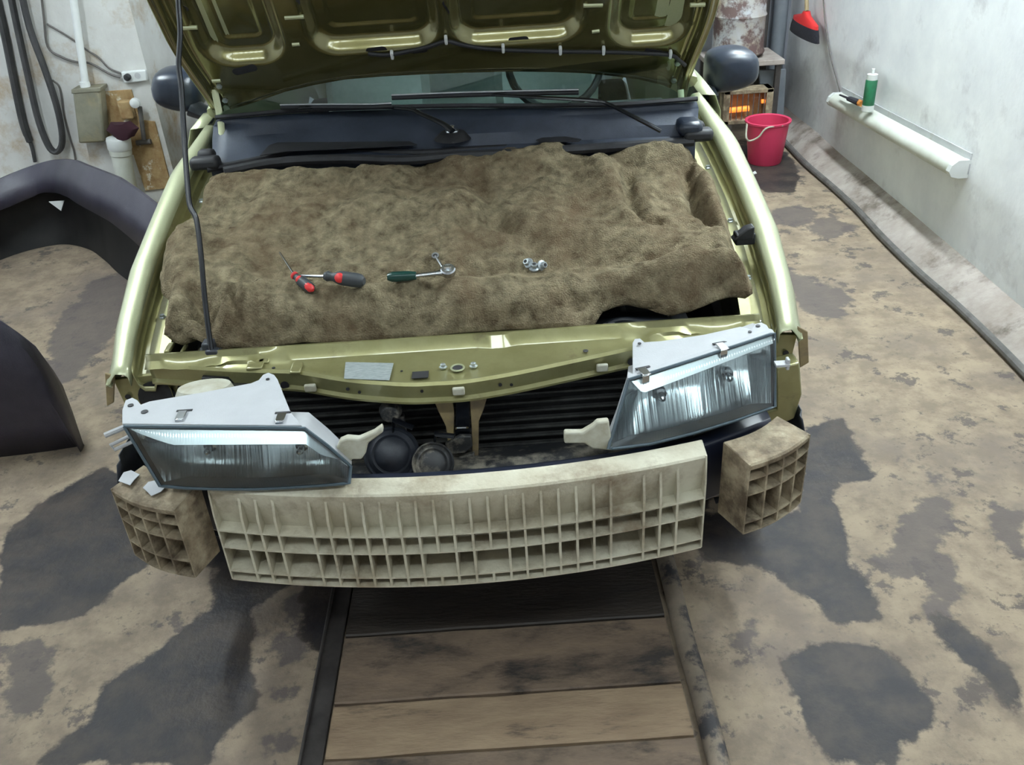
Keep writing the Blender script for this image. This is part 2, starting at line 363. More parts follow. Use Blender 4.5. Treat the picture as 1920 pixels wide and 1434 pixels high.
# ---- ceiling lamps
def panel_lamp(label, c, L_):
    t = thing('ceiling_lamp', label, 'ceiling lamp', c, 'fluorescent ceiling lamps'); c = Vector(c)
    build('lamp_body', MB().box(c+Vector((0, 0, -.03)), (L_, .28, .06)), 'white_plastic', t, mods=[('bevel', .006)])
    build('lamp_diffuser', MB().box(c+Vector((0, 0, -.064)), (L_-.05, .22, .008)), 'panel_light', t, smooth=0)
def lamp(label, c, L_, axis, n, group='fluorescent ceiling lamps'):
    t = thing('ceiling_lamp', label, 'ceiling lamp', c, group)
    c = Vector(c); ax = Vector((1, 0, 0)) if axis == 'x' else Vector((0, 1, 0)); sd = Vector((0, 1, 0)) if axis == 'x' else Vector((1, 0, 0))
    sz = (L_, .14, .05) if axis == 'x' else (.14, L_, .05)
    build('lamp_body', MB().box(c+Vector((0, 0, -.025)), sz), 'white_plastic', t, mods=[('bevel', .005)])
    for s in (-1, 1):
        build('lamp_tube', MB().tube([c+sd*.035*s+ax*(-L_/2+.03)+Vector((0, 0, -.072)), c+sd*.035*s+ax*(L_/2-.03)+Vector((0, 0, -.072))], .02, 12), 'tube', t)
        for e in (-1, 1):
            build('lamp_socket', MB().box(c+sd*.035*s+ax*e*(L_/2-.02)+Vector((0, 0, -.065)), (.03, .03, .045)), 'white_plastic', t)
for i, x in enumerate((-1.45, -.15, 1.15)):
    panel_lamp(['left', 'middle', 'right'][i]+' panel lamp of the ceiling row in front of the car', (x, .0, ZC), 1.2)
lamp('tube lamp on ceiling near right wall, beside the car', (1.55, 2.6, ZC), 1.2, 'y', 3)
lamp('tube lamp on ceiling near right wall, toward back wall', (1.55, 4.2, ZC), 1.2, 'y', 4)
lamp('tube lamp on ceiling left of the car', (-2.0, 2.9, ZC), 1.2, 'y', 5)
# ================================================================== INSPECTION PIT COVER
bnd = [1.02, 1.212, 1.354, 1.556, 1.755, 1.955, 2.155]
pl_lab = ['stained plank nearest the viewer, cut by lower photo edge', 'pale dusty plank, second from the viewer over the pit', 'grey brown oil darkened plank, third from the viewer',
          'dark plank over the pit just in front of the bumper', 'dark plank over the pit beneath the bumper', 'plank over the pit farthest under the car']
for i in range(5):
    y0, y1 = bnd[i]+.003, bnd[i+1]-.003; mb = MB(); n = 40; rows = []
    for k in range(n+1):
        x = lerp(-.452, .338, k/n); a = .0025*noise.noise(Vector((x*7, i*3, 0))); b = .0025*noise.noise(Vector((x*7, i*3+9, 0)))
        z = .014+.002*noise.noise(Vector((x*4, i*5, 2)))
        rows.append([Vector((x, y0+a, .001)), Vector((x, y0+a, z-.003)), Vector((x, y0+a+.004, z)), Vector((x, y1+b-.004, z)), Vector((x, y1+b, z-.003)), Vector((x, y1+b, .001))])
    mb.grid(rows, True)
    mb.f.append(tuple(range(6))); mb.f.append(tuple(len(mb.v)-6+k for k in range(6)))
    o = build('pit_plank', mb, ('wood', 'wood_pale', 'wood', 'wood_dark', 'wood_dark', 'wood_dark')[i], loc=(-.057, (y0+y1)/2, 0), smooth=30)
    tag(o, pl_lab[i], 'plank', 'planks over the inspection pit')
t = build('pit_rail', MB().box((-.482, 1.6, .008), (.05, 1.9, .014)).box((-.503, 1.6, .014), (.006, 1.9, .026)), 'rail_dark', loc=(-.48, 1.6, 0), mods=[('bevel', .002)])
tag(t, 'dark flat steel edge rail along left end of pit planks', 'rail')
t = build('pit_rail', MB().tube([(.374+.002*math.sin(k*1.3), .65+k*.1, .012) for k in range(20)], .024, 14), 'rail_tan', loc=(.374, 1.6, 0))
tag(t, 'muddy round rail along right end of pit planks', 'rail')
# ================================================================== CAR
CX = -.128
car = thing('car', 'green gold metallic car, hood propped open and front bumper removed', 'car', (CX, 3.0, 0))
def cx(x, y, z): return Vector((x+CX, y, z))
# ---- fenders
FY = [1.755, 1.94, 2.15, 2.35, 2.56, 2.80]; FI = [.745, .767, .778, .777, .766, .745]; FO = [.79, .825, .845, .843, .836, .79]; FZ = [.68, .73, .788, .842, .90, .962]
ZB = ([1.755, 1.80, 1.84, 1.95, 2.15, 2.35, 2.46, 2.52, 2.60, 2.80], [.650, .645, .62, .63, .665, .61, .50, .38, .22, .2])
for s in (-1, 1):
    rows = []; rail = []
    for k in range(30):
        y = lerp(1.755, 2.80, k/29); xi, xo, z = interp(FY, FI, y), interp(FY, FO, y), interp(FY, FZ, y); zb = interp(*ZB, y)
        fl = .006
        sec = [(xi-.004, z-.03), (xi-.002, z-.006), (xi+.004, z), (lerp(xi, xo, .5), z+.003), (xo-.014, z-.006), (xo-.003, z-.022), (xo+.006, lerp(z-.022, zb, .35)), (xo+.006, lerp(z-.022, zb, .7)), (xo+fl, zb+.01), (xo-.004, zb)]
        rows.append([cx(s*a, y, b) for a, b in sec])
        gi = xi-.075
        sec = [(xi-.003, z-.012), (xi-.008, z-.045), (xi-.02, z-.06), (xi-.045, z-.062), (xi-.052, z-.045), (gi, z-.045), (gi-.004, z-.06), (gi-.006, z-.19)]
        if y < 2.76: rail.append([cx(s*a, max(y, 1.78), b) for a, b in sec])
    f = build('fender', MB().grid(rows), 'paint', car, smooth=50, mods=[('solid', .0015)])
    g = build('inner_rail', MB().grid(rail), 'paint_dusty', car, smooth=28, mods=[('solid', .0015)])
    mb = MB()
    for yy in (1.86, 2.02, 2.25, 2.5, 2.68):
        xi, z = interp(FY, FI, yy), interp(FY, FZ, yy)
        build('bolt', MB().lathe(cx(s*(xi-.033), yy, z-.063), [(.009, 0), (.009, .004), (.006, .006), (.006, .010)], 6), 'zinc', g, smooth=0)
# rubber buffers on the rails
for (px, py, y) in ((1395, 445, 2.13),):
    c = at(px, py, Y=2.10); b = build('rubber_buffer', MB().box(c, (.05, .035, .03)).prism([c+Vector((-.035, -.02, .0)), c+Vector((.02, -.02, .0)), c+Vector((.02, -.02, .035)), c+Vector((-.0, -.02, .03))], (0, .03, 0)), 'rubber', car, mods=[('bevel', .004)])
# ---- radiator support (upper tie panel)
crease = [(-.72, 1.79), (-.657, 1.775), (-.479, 1.732), (-.352, 1.711), (-.223, 1.655), (-.093, 1.621), (.032, 1.618), (.14, 1.640), (.295, 1.684), (.401, 1.715), (.50, 1.735), (.657, 1.775), (.72, 1.79)]
CXs = [p[0] for p in crease]; CYs = [p[1] for p in crease]
rows = []
NS = 97
for k in range(NS):
    x = lerp(-.70, .70, k/(NS-1)); yc = sum(interp(CXs, CYs, x+d) for d in (-.03, -.015, 0, .015, .03))/5
    ax = abs(x)
    yr = 1.790; dip = .012*sstep(.34, .30, ax)*0
    step = sstep(.46, .36, ax)         # the raised rear strip fades out toward the ends
    zt = .690+.006*math.sin(x*9)*0
    bumpy = .014*(1-step)*(sstep(.42, .46, ax)*(1-sstep(.50, .54, ax)))-.010*(sstep(.55, .58, ax)*(1-sstep(.63, .66, ax)))
    ys = 1.775-.008*sstep(.05, .09, x)*(1-sstep(.11, .15, x))
    rows.append([cx(x, yr+.01, .66), cx(x, yr, .712), cx(x, yr-.010, .715), cx(x, ys, .713-.012*(1-step)), cx(x, ys-.019, .690+bumpy*.5), cx(x, lerp(ys-.022, yc+.012, .45), .688+bumpy), cx(x, yc+.014, .686+bumpy*.6), cx(x, yc, .690), cx(x, yc-.006, .684), cx(x, yc-.002, .652), cx(x, yc-.010, .646), cx(x, yc-.010, .641), cx(x, yc+.02, .639)])
sup = build('radiator_support', MB().grid(rows), 'paint_dusty', car, smooth=40, mods=[('solid', .0015)])
def on_sup(px, py, z=.6895): return at(px, py, Z=z)
# holes, studs, latch hole, data label on it
mb = MB()
for px, py, r in [(858, 690, .011), (319, 668, .007), (473, 674, .007), (453, 671, .004), (513, 690, .004), (753, 696, .003), (1098, 658, .006), (1237, 622, .007)]:
    build('punched_hole', MB().lathe(on_sup(px, py, .6905), [(r, 0), (r, .0012)], 18), 'rubber', sup, smooth=0)
c = on_sup(788, 703, .690); build('punched_hole', MB().box(c+Vector((0, 0, .0006)), (.036, .028, .0014)), 'rubber', sup, smooth=0, label='square dark hole')
for px, py, r in [(652, 729, .004), (674, 735, .0035), (791, 733, .0035), (938, 721, .004), (959, 721, .0035), (534, 722, .010), (1184, 678, .009)]:
    p = at(px, py, Z=.668); x = p.x-CX; y = interp(CXs, CYs, x)-.0065; p = at(px, py, Y=y); build('punched_hole', MB().lathe(p, [(r, 0), (r, .0015)], 14, rot('X', 90)), 'rubber', sup, smooth=0)
for px, py in [(831, 689), (888, 687)]: build('bolt', MB().lathe(on_sup(px, py, .690), [(.009, 0), (.009, .003), (.006, .004), (.006, .009), (.003, .010)], 6), 'zinc', sup, smooth=0)
c = on_sup(858, 690, .690); build('latch_hole_rim', MB().tube([c+Vector((.014*math.cos(a), .014*math.sin(a), .001)) for a in [2*math.pi*k/20 for k in range(21)]], .0022, 6, False), 'paint', sup)
q = [on_sup(*p, .6915) for p in [(648, 679), (738, 681), (730, 713), (645, 710)]]
build('data_label', MB().prism(q, (0, 0, .0006)), 'label', sup, smooth=0, label='silver data label with faint print')
mb = MB()
for px, py in [(582, 727), (860, 733), (1129, 689)]:
    p = at(px, py, Z=.668); x = p.x-CX; p = at(px, py, Y=interp(CXs, CYs, x)-.012); build('trim_clip', MB().box(p, (.026, .010, .018)), 'cream_plastic', sup, mods=[('bevel', .003)])
# raised stiffener ribs near the ends
mb = MB()
for px, py, dx in [(318, 652, .012), (345, 655, .008), (372, 662, .006), (480, 683, .03), (497, 672, .02), (556, 690, .02)]:
    c = on_sup(px, py, .691); build('stiffener_rib', MB().box(c, (dx*1.2, .045, .008)), 'paint_dusty', sup, mods=[('bevel', .003)])
# front corner panels with the lamp apertures
for s in (-1, 1):
    def cp(x, z): return cx(s*x, 1.80-.06*(.8-x), z)
    outer = [(.80, .645), (.79, .56), (.76, .46), (.70, .40), (.60, .38), (.56, .42), (.56, .64), (.60, .652), (.70, .655)]
    mb = MB(); mb.prism([cp(x, z) for x, z in outer], (0, .012, 0))
    cpn = build('corner_panel', mb, 'paint_dusty', car, mods=[('bevel', .002)])
    for ax_, az_, ar_ in ((.705, .595, .045), (.60, .60, .055), (.775, .60, .007)):
        build('lamp_aperture', MB().lathe(cp(ax_, az_)+Vector((0, -.006, 0)), [(ar_, 0), (ar_, -.0015)], 24, rot('X', 90)), 'rubber', cpn, smooth=0, label='dark round aperture')
    mb = MB(); rows = []
    for k in range(8):
        y = lerp(1.66, 1.80, k/7); rows.append([cx(s*(.795-.01*(k < 2)), y, .50), cx(s*.80, y, .44), cx(s*.785, y, .38), cx(s*.72, y, .30), cx(s*.60, y, .27)])
    build('splash_shield', MB().grid(rows), 'black_plastic', car, mods=[('solid', .003)])
# lower gold bracket under right lamp
p = [at(*q, Y=1.70) for q in [(1456, 690), (1500, 680), (1504, 740), (1490, 785), (1462, 798), (1440, 812), (1425, 798), (1430, 775), (1456, 768)]]
build('lower_bracket', MB().prism(p, (0, .05, 0)), 'paint_dusty', car, mods=[('bevel', .004)])
p = [at(*q, Y=1.78) for q in [(1496, 612), (1515, 622), (1517, 680), (1500, 690), (1498, 655)]]
build('fender_tab', MB().prism(p, (0, .006, 0)), 'tan_metal', car, mods=[('bevel', .002)])
p = [at(*q, Y=1.78) for q in [(196, 700), (215, 705), (213, 755), (200, 762)]]
build('fender_tab', MB().prism(p, (0, .006, 0)), 'tan_metal', car, mods=[('bevel', .002)])
# ---- engine bay dark bulk below the blanket
bay = MB(); bay.box(cx(0, 2.16, .42), (1.2, .62, .34)); bay.box(cx(.28, 2.0, .60), (.30, .22, .10)); bay.box(cx(-.2, 2.2, .60), (.5, .3, .09))
build('engine', bay, 'rubber', car, mods=[('bevel', .02)])
c = at(1180, 610, Y=1.86); mb = MB(); mb.box(c+Vector((0, .03, -.03)), (.20, .09, .06)); mb.tube(smooth_line([at(1120, 620, Y=1.83), at(1160, 600, Y=1.85), at(1210, 603, Y=1.85), at(1260, 600, Y=1.85)], 12), .008, 8)
bb = build('fuse_box', mb, 'black_plastic', car, mods=[('bevel', .005)])
c = at(1142, 612, Y=1.835); build('fuse_box_clip', MB().box(c, (.03, .01, .015)), 'grey_plastic', bb, mods=[('bevel', .002)]); build('fuse_box_clip', MB().box(at(1195, 616, Y=1.835), (.03, .01, .012)), 'grey_plastic', bb, mods=[('bevel', .002)])
# ---- condenser
cb = MB(); cb.box(cx(-.02, 1.745, .50), (1.10, .02, .34))
fin = build('condenser_core', cb, 'fins', car, smooth=0)
mb = MB()
for k in range(14):
    z = .345+k*.0235; mb.box(cx(-.02, 1.7275, z), (1.09, .014, .006))
build('condenser_tubes', mb, 'condenser', fin, smooth=0, mods=[('bevel', .0015)])
# lower crossmember, mud splashed
rows = []
for k in range(30):
    x = lerp(-.68, .68, k/29); y0 = 1.545+.10*x*x+.004*noise.noise(Vector((x*20, 0, 0)))
    rows.append([cx(x, y0+.15, .36), cx(x, y0+.15, .455), cx(x, y0+.06, .485), cx(x, y0+.01, .488), cx(x, y0-.002, .475), cx(x, y0-.002, .36)])
build('lower_crossmember', MB().grid(rows), 'dirty_black', car, smooth=40, mods=[('solid', .002)])
mb = MB()
for px, py in [(998, 880), (735, 897)]:
    build('orange_clip', MB().box(at(px, py, Y=1.53), (.022, .015, .012)), 'orange_clip', car, mods=[('bevel', .002)])
mb = MB()
for px, py in [(1010, 898), (728, 912)]:
    build('beam_spacer', MB().box(at(px, py, Y=1.51), (.045, .012, .018)), 'absorber', car, mods=[('bevel', .002)])
# ---- centre brace and latch
b1 = [(812, 748), (848, 748), (852, 775), (851, 850), (842, 850), (836, 800), (822, 772)]
b2 = [(880, 748), (914, 742), (908, 765), (898, 790), (897, 893), (886, 893), (884, 800)]
Y0 = 1.645
build('centre_brace', MB().prism([at(*p, Y=Y0) for p in b1], (0, .01, 0)), 'tan_metal', car, mods=[('bevel', .002)]); mb = MB().prism([at(*p, Y=Y0) for p in b2], (0, .01, 0))
br = build('centre_brace', mb, 'tan_metal', car, mods=[('bevel', .002)])
mb = MB(); mb.prism([at(*p, Y=Y0-.005) for p in [(855, 745), (880, 745), (882, 830), (853, 832)]], (0, .008, 0))
build('latch_plate', mb, 'black_metal', br, mods=[('bevel', .002)])
mb = MB(); mb.prism([at(*p, Y=Y0-.02) for p in [(834, 834), (862, 818), (884, 818), (886, 838), (872, 850), (846, 852)]], (0, .012, 0))
mb.prism([at(*p, Y=Y0-.01) for p in [(860, 858), (890, 850), (888, 896), (858, 896)]], (0, .012, 0))
build('brace_plate', mb, 'dirty_black', br, mods=[('bevel', .003)], label='muddy lower plates of the brace')
c = at(866, 802, Y=Y0-.012); build('striker_loop', MB().tube([c+Vector((-.012, 0, 0)), c+Vector((-.009, -.012, .008)), c+Vector((.009, -.012, .008)), c+Vector((.012, 0, 0))], .003, 8), 'steel', br)
# ---- horns
for (px, py, r, Y) in ((735, 852, .062, 1.60), (812, 868, .046, 1.56)):
    c = at(px, py, Y=Y); R = align((.05, -.75, .55))
    pr = [(r*.30, -.05), (r*.62, -.045), (r*.9, -.02), (r, -.008), (r, .004), (r*.93, .009), (r*.86, .004), (r*.70, .010), (r*.62, .006), (r*.45, .014), (r*.2, .018)]
    h = build('horn', MB().lathe(c, pr, 30, R), 'dirty_black' if r < .05 else 'black_plastic', car)
    build('horn_bracket', MB().tube([c+Vector((.0, .03, .0)), c+Vector((.01, .03, r+.01)), at(px+40, py-50, Y=Y+.02)], .009, 6, flat=.4), 'black_metal', h)
# washer fill / hose piece behind left lamp
c = at(733, 765, Y=1.67); build('horn_relay', MB().lathe(c, [(.024, 0), (.026, .01), (.02, .03)], 16, rot('X', 90)).box(c+Vector((.012, 0, -.055)), (.03, .02, .07)), 'dirty_black', car, mods=[('bevel', .003)])
# ---- bumper beam and cream honeycomb absorbers
def bow(x): return 1.393+.24*x*x
rows = []
for k in range(30):
    x = lerp(-.70, .70, k/29); y = bow(x)+.078+.18*max(0, abs(x)-.5)
    rows.append([cx(x, y, .53), cx(x, y, .37), cx(x, y+.05, .37), cx(x, y+.05, .53)])
mb = MB().grid(rows, True); build('bumper_beam', mb, 'beam', car, mods=[('bevel', .008)])
def absorber(mat_, path, normals, rib_ids, rowz, deps, ztop, topdep, skips=(), label=None, name='bumper_absorber', taper=True):
    rib_ids = [r for r in rib_ids if r not in (0, len(path)-1)]
    # path: list of front points (xy), normals: inward unit vectors; rib_ids: indices along path with ribs
    mb = MB()
    def P(i, off, z): return Vector((path[i][0]+normals[i][0]*off, path[i][1]+normals[i][1]*off, z))
    n = len(path); th = .0035; c = .010 if taper else 0
    zt = ztop
    # top plate and rounded brow
    rows = [[P(i, topdep, zt-.012), P(i, topdep, zt+.006), P(i, topdep*.5, zt+.004), P(i, c+.004, zt), P(i, c, zt-.004), P(i, c+.002, zt-.016), P(i, deps[0], rowz[0])] for i in range(n)]
    mb.grid(rows)
    rows2 = [[p+Vector((0, 0, -.003)) for p in r] for r in rows]
    prev = rowz[0]
    for r_, (za, zb) in enumerate(zip(rowz[:-1], rowz[1:])):
        d = deps[r_+1]
        mb.grid([[P(i, d, za), P(i, d, zb)] for i in range(n)])
    # shelves
    for z in rowz:
        mb.grid([[P(i, 0, z+th/2), P(i, .075, z+th/2+.004), P(i, .075, z-th/2), P(i, 0, z-th/2)] for i in range(n)], True)
    # ribs
    alls = [zt]+list(rowz)
    for i in rib_ids:
        t_ = Vector((-normals[i][1], normals[i][0], 0))*th*.72
        for r_ in range(len(rowz)):
            if (i, r_) in skips: continue
            if r_ == 0:
                prof = [(c+.004, zt-.004), (.012 if taper else 0, zt-.025), (.0, lerp(zt, rowz[0], .62)), (0, rowz[0]), (deps[0]+.012, rowz[0]), (deps[0]+.012, zt-.004)]
            else: prof = [(0, rowz[r_-1]), (0, rowz[r_]), (deps[r_]+.002, rowz[r_]), (deps[r_]+.002, rowz[r_-1])]
            poly = [P(i, o, z)+t_ for o, z in prof]; mb.prism(poly, -2*t_)
    # closing back and ends
    for i in (0, n-1):
        poly = [P(i, 0, rowz[-1]), P(i, 0, lerp(zt, rowz[0], .6)), P(i, c*.6, zt-.015), P(i, c, zt), P(i, topdep, zt+.005), P(i, topdep, rowz[-1])]
        t_ = Vector((-normals[i][1], normals[i][0], 0))*th/2; mb.prism([p+t_ for p in poly], -2*t_)
    o = build(name, mb, mat_, car, smooth=20, label=label); return o
ribpx = [407, 458, 488, 520, 587, 619, 653, 686, 718, 752, 785, 818, 851, 885, 918, 952, 984, 1017, 1049, 1082, 1114, 1146, 1208, 1239, 1271, 1322]
ribx = []
for p in ribpx:
    py = 1000+ (p-407)*0; yv = 1003-abs(p-825)**2*0
    x = 0
    yy = interp([407, 600, 825, 1100, 1322], [988, 1000, 1000, 970, 925], p)
    for it in range(4): x = at(p, yy, Y=bow(x)).x-CX
    ribx.append(x)
xs = sorted(set([round(x, 4) for x in ribx]+[round(lerp(ribx[0], ribx[-1], k/50), 4) for k in range(51)]))
path = [(x+CX, bow(x)) for x in xs]; nrm = [(0., 1.)]*len(xs)
rid = [xs.index(round(x, 4)) for x in ribx]
sk = set()
for p, r_ in ((818, 2), (918, 2)): sk.add((rid[ribpx.index(p)], r_))
absorber('absorber', path, nrm, rid, [.458, .412, .345, .320], [.03, .042, .066, .045], .560, .060, sk, label='long cream centre section of ribs')
for s, A_, B_ in ((-1, (325, 956), (208, 917)), (1, (1407, 872), (1519, 815))):
    a = at(*A_, Z=.555); b = at(*B_, Z=.555); n = 9
    path = []; nrm = []
    d = (b-a).to_2d(); perp = Vector((-d.y, d.x)).normalized()
    if perp.y < 0: perp = -perp
    for k in range(n):
        t = k/(n-1); q = a.to_2d()+d*t - perp*.012*math.sin(math.pi*t)
        path.append(tuple(q)); nn = (perp+Vector((s*.25*(t-.5)*-1, 0))).normalized(); nrm.append(tuple(nn))
    absorber('absorber_dirty', path, nrm, [0, 2, 4, 6, 8], [.515, .475, .415, .372] if s < 0 else [.515, .475, .40, .372], [.035, .04, .05, .03], .555, .085, (), taper=False,
             label='muddy corner section at '+('left' if s < 0 else 'right')+' end')
# blue film scraps on the left corner block and white tag on the right
q = [at(*p, Z=.565) for p in [(222, 902), (232, 886), (246, 882), (262, 890), (252, 900), (244, 910)]]; build('torn_film', MB().prism(q, (0, 0, .001)), 'grey_plastic', car, smooth=0, label='pale torn film scrap'); mb = MB(); q = [at(*p, Z=.565) for p in [(268, 915), (278, 904), (296, 900), (312, 912), (302, 922), (284, 930), (276, 922)]]; mb.prism(q, (0, 0, .001))
build('torn_film', mb, 'grey_plastic', car, smooth=0, label='pale torn film scrap')
q = [at(*p, Y=1.60) for p in [(1300, 818), (1358, 805), (1362, 828), (1316, 845)]]; build('paper_tag', MB().prism(q, (0, .003, 0)), 'cream_plastic', car, smooth=0, label='pale torn tag behind the right lamp')
# ---- wheels
for s in (-1, 1):
    for y in (2.15, 4.72):
        c = cx(s*.74, y, .29)
        w_ = build('wheel', MB().lathe(c-Vector((s*.085, 0, 0)), [(.18, 0), (.27, .0), (.288, .02), (.29, .085), (.288, .15), (.27, .168), (.18, .168)], 36, rot('Y', 90*s)), 'tyre', car)
        build('rim', MB().lathe(c-Vector((s*.085, 0, 0)), [(.02, .11), (.10, .12), (.17, .14), (.185, .165), (.178, .10), (.178, .02)], 30, rot('Y', 90*s)), 'steel', w_)
# ---- cabin, sides, tail (mostly behind the raised hood)
side = [(2.80, .20, .955), (3.0, .20, .965), (3.6, .19, .97), (4.2, .19, .975), (4.37, .3, .975), (4.45, .5, .975), (4.72, .60, .975), (4.98, .5, .97), (5.08, .3, .965), (5.25, .25, .96), (5.5, .3, .93)]
for s in (-1, 1):
    rows = []
    for y, zb, zt in side:
        xo = .84-.10*max(0, y-4.9)**1.5
        rows.append([cx(s*(xo-.07), y, zt+.005), cx(s*(xo-.02), y, zt), cx(s*xo, y, zt-.05), cx(s*(xo+.006), y, lerp(zb, zt, .55)), cx(s*(xo), y, lerp(zb, zt, .2)), cx(s*(xo-.02), y, zb)])
    build('body_side', MB().grid(rows), 'paint', car, mods=[('solid', .002)])
    mb = MB(); prA = [(2.86, .985, .755), (3.10, 1.12, .70), (3.45, 1.32, .62), (3.56, 1.355, .59)]
    mb.tube([cx(s*x, y, z) for y, z, x in prA], .022, 8)
    build('pillar', mb, 'paint', car); mb = MB()
    mb.tube([cx(s*.59, 3.56, 1.355), cx(s*.585, 4.0, 1.375), cx(s*.58, 4.5, 1.355), cx(s*.60, 4.85, 1.2), cx(s*.68, 5.1, .99)], .03, 8)
    build('pillar', mb, 'paint', car); mb = MB()
    mb.tube([cx(s*.77, 3.98, .97), cx(s*.585, 4.0, 1.37)], .03, 8)
    build('pillar', mb, 'paint', car)
    q = [cx(s*.76, 2.95, .985), cx(s*.60, 3.58, 1.34), cx(s*.59, 4.5, 1.34), cx(s*.70, 5.0, 1.0)]
    build('side_window', MB().prism(q, (s*.004, 0, 0)), 'window_glass', car, smooth=0)
rows = []
for y, z in ((3.54, 1.355), (3.8, 1.385), (4.1, 1.39), (4.4, 1.375), (4.55, 1.35)):
    rows.append([cx(x, y, z-.03*(x/.6)**2) for x in np.linspace(-.6, .6, 9)])
build('roof', MB().grid(rows), 'paint', car, mods=[('solid', .003)])
rows = []
for y, z in ((4.55, 1.34), (4.8, 1.2), (5.05, 1.01)): rows.append([cx(x, y, z-.02*(x/.6)**2) for x in np.linspace(-.6-.1*(y-4.5), .6+.1*(y-4.5), 9)])
build('rear_window', MB().grid(rows), 'windscreen', car)
rows = []
for y, z in ((5.05, 1.0), (5.35, .99), (5.5, .96), (5.55, .85), (5.57, .5), (5.5, .3)): rows.append([cx(x, y, z-.02*(x/.6)**2) for x in np.linspace(-.74, .74, 9)])
build('trunk_lid', MB().grid(rows), 'paint', car, mods=[('solid', .003)])
build('underbody', MB().box(cx(0, 3.95, .27), (1.5, 2.9, .05)), 'rubber', car, smooth=0)
# windscreen, dashboard, seats
base_px = [(405, 222), (527, 211), (640, 205), (750, 202), (860, 200), (1000, 200), (1167, 198), (1307, 187)]
WB = resample([at(*p, Z=1.0) for p in base_px], 25)
rows = []
for t in (0, .25, .5, .75, 1):
    rows.append([p.lerp(cx((p.x-CX)*.80, 3.56-.05*abs(p.x-CX), 1.365-.02*(p.x-CX)**2), t)+Vector((0, -.03*math.sin(math.pi*t), .03*math.sin(math.pi*t))) for p in WB])
build('windscreen', MB().grid(rows), 'windscreen', car, smooth=80)
build('windscreen_seal', MB().tube([p+Vector((0, -.004, .004)) for p in WB], .007, 6), 'rubber', car)
rows = []
for dy, dz in ((.05, -.07), (.12, -.08), (.30, -.10), (.42, -.13), (.48, -.20), (.48, -.4)): rows.append([cx((p.x-CX)*.97, 2.75+dy-.02, 1.0+dz+.0) for p in WB])
build('dashboard', MB().grid(rows), 'dash', car, mods=[('solid', .004)])
for s in (-1, 1):
    mb = MB(); rows = []
    for k in range(9):
        t = k/8; w_ = .21+.03*math.sin(math.pi*t)-.04*t; z = .62+t*.48; y = 3.85+t*.16
        rows.append([cx(s*.36+w_*a, y+b, z) for a, b in ((-1, .0), (-.85, -.05), (-.4, -.035), (.4, -.035), (.85, -.05), (1, .0), (.8, .07), (-.8, .07))])
    mb.grid(rows, True); mb.f.append(tuple(range(len(mb.v)-8, len(mb.v))))
    mb.box(cx(s*.36, 3.62, .50), (.46, .50, .14))
    st = build('seat', mb, 'seat', car, smooth=60)
    build('headrest', MB().box(cx(s*.36, 4.04, 1.19), (.24, .08, .15)), 'seat', st, mods=[('bevel', .03)])
build('rear_bench', MB().box(cx(0, 4.75, .80), (1.2, .14, .5)).box(cx(0, 4.5, .5), (1.2, .5, .14)), 'seat', car, mods=[('bevel', .03)])
mb = MB(); c = cx(.36, 3.36, .97); R = align((0, -.8, .45)); mb.tube([c+R @ Vector((.17*math.cos(a), .17*math.sin(a), 0)) for a in [2*math.pi*k/28 for k in range(29)]], .014, 8, False); mb.box(c, (.30, .03, .05), R)
build('steering_wheel', mb, 'dash', car)
# ---- cowl
def rowpx(px, z=None, y=None, n=33): return resample([at(*p, Z=z) if z is not None else at(*p, Y=y) for p in px], n)
r0 = [p+Vector((0, .004, -.006)) for p in resample(WB, 33)]
r1 = rowpx([(400, 236), (640, 222), (860, 222), (1167, 213), (1310, 203)], .975)
r2 = rowpx([(398, 262), (520, 250), (700, 250), (860, 252), (1100, 240), (1308, 232)], .945)
r3 = rowpx([(398, 300), (480, 285), (520, 280), (640, 278), (780, 276), (860, 274), (1000, 268), (1100, 262), (1300, 254)], .915)
r4 = [p+Vector((0, -.03, -.012)) for p in r3]; r5 = [p+Vector((0, -.035, -.10)) for p in r3]
cowl = build('cowl', MB().grid([r0, r1, r2, r3, r4, r5]), 'cowl_plastic', car, smooth=25, mods=[('solid', .003)])
mb = MB(); q = [at(*p, Z=.928) for p in [(488, 292), (505, 273), (520, 268), (768, 266), (782, 272), (700, 277), (540, 284)]]; mb.prism(q, (0, 0, .002)); build('cowl_vent', mb, 'rubber', cowl, smooth=0); mb = MB()
q = [at(*p, Z=.925) for p in [(1005, 263), (1020, 258), (1060, 257), (1090, 262), (1085, 266), (1010, 267)]]; mb.prism(q, (0, 0, .002))
build('cowl_vent', mb, 'rubber', cowl, smooth=0)
for pts, r in (([(388, 318), (430, 310), (500, 296), (560, 285), (640, 284), (740, 286), (800, 286), (860, 282), (960, 276), (1100, 268), (1290, 258)], .010), ([(420, 322), (520, 304), (640, 298), (760, 300), (860, 292), (1000, 285), (1200, 272), (1300, 265)], .014)):
    build('weatherstrip', MB().tube(smooth_line([at(*p, Z=.905) for p in pts], 60), r, 8), 'rubber', car)
c = at(848, 246, Z=.955); build('wiper_spindle', MB().lathe(c, [(.024, -.012), (.02, .004), (.009, .006), (.009, .016), (.004, .018)], 16), 'steel', cowl)
build('spindle_skirt', MB().lathe(c, [(.055, -.02), (.035, -.002), (.02, .001)], 20), 'rubber', cowl)
for q in ((385, 305), (1308, 252)):
    c = at(*q, Z=.92); build('hinge_cover', MB().box(c, (.085, .05, .035)).box(c+Vector((0, .03, .015)), (.05, .04, .03)), 'rubber', car, mods=[('bevel', .012)])
for q in ((430, 250), (1290, 235)):
    c = at(*q, Z=.94); build('cowl_end', MB().box(c, (.07, .10, .04)), 'mirror_plastic', car, mods=[('bevel', .015)])
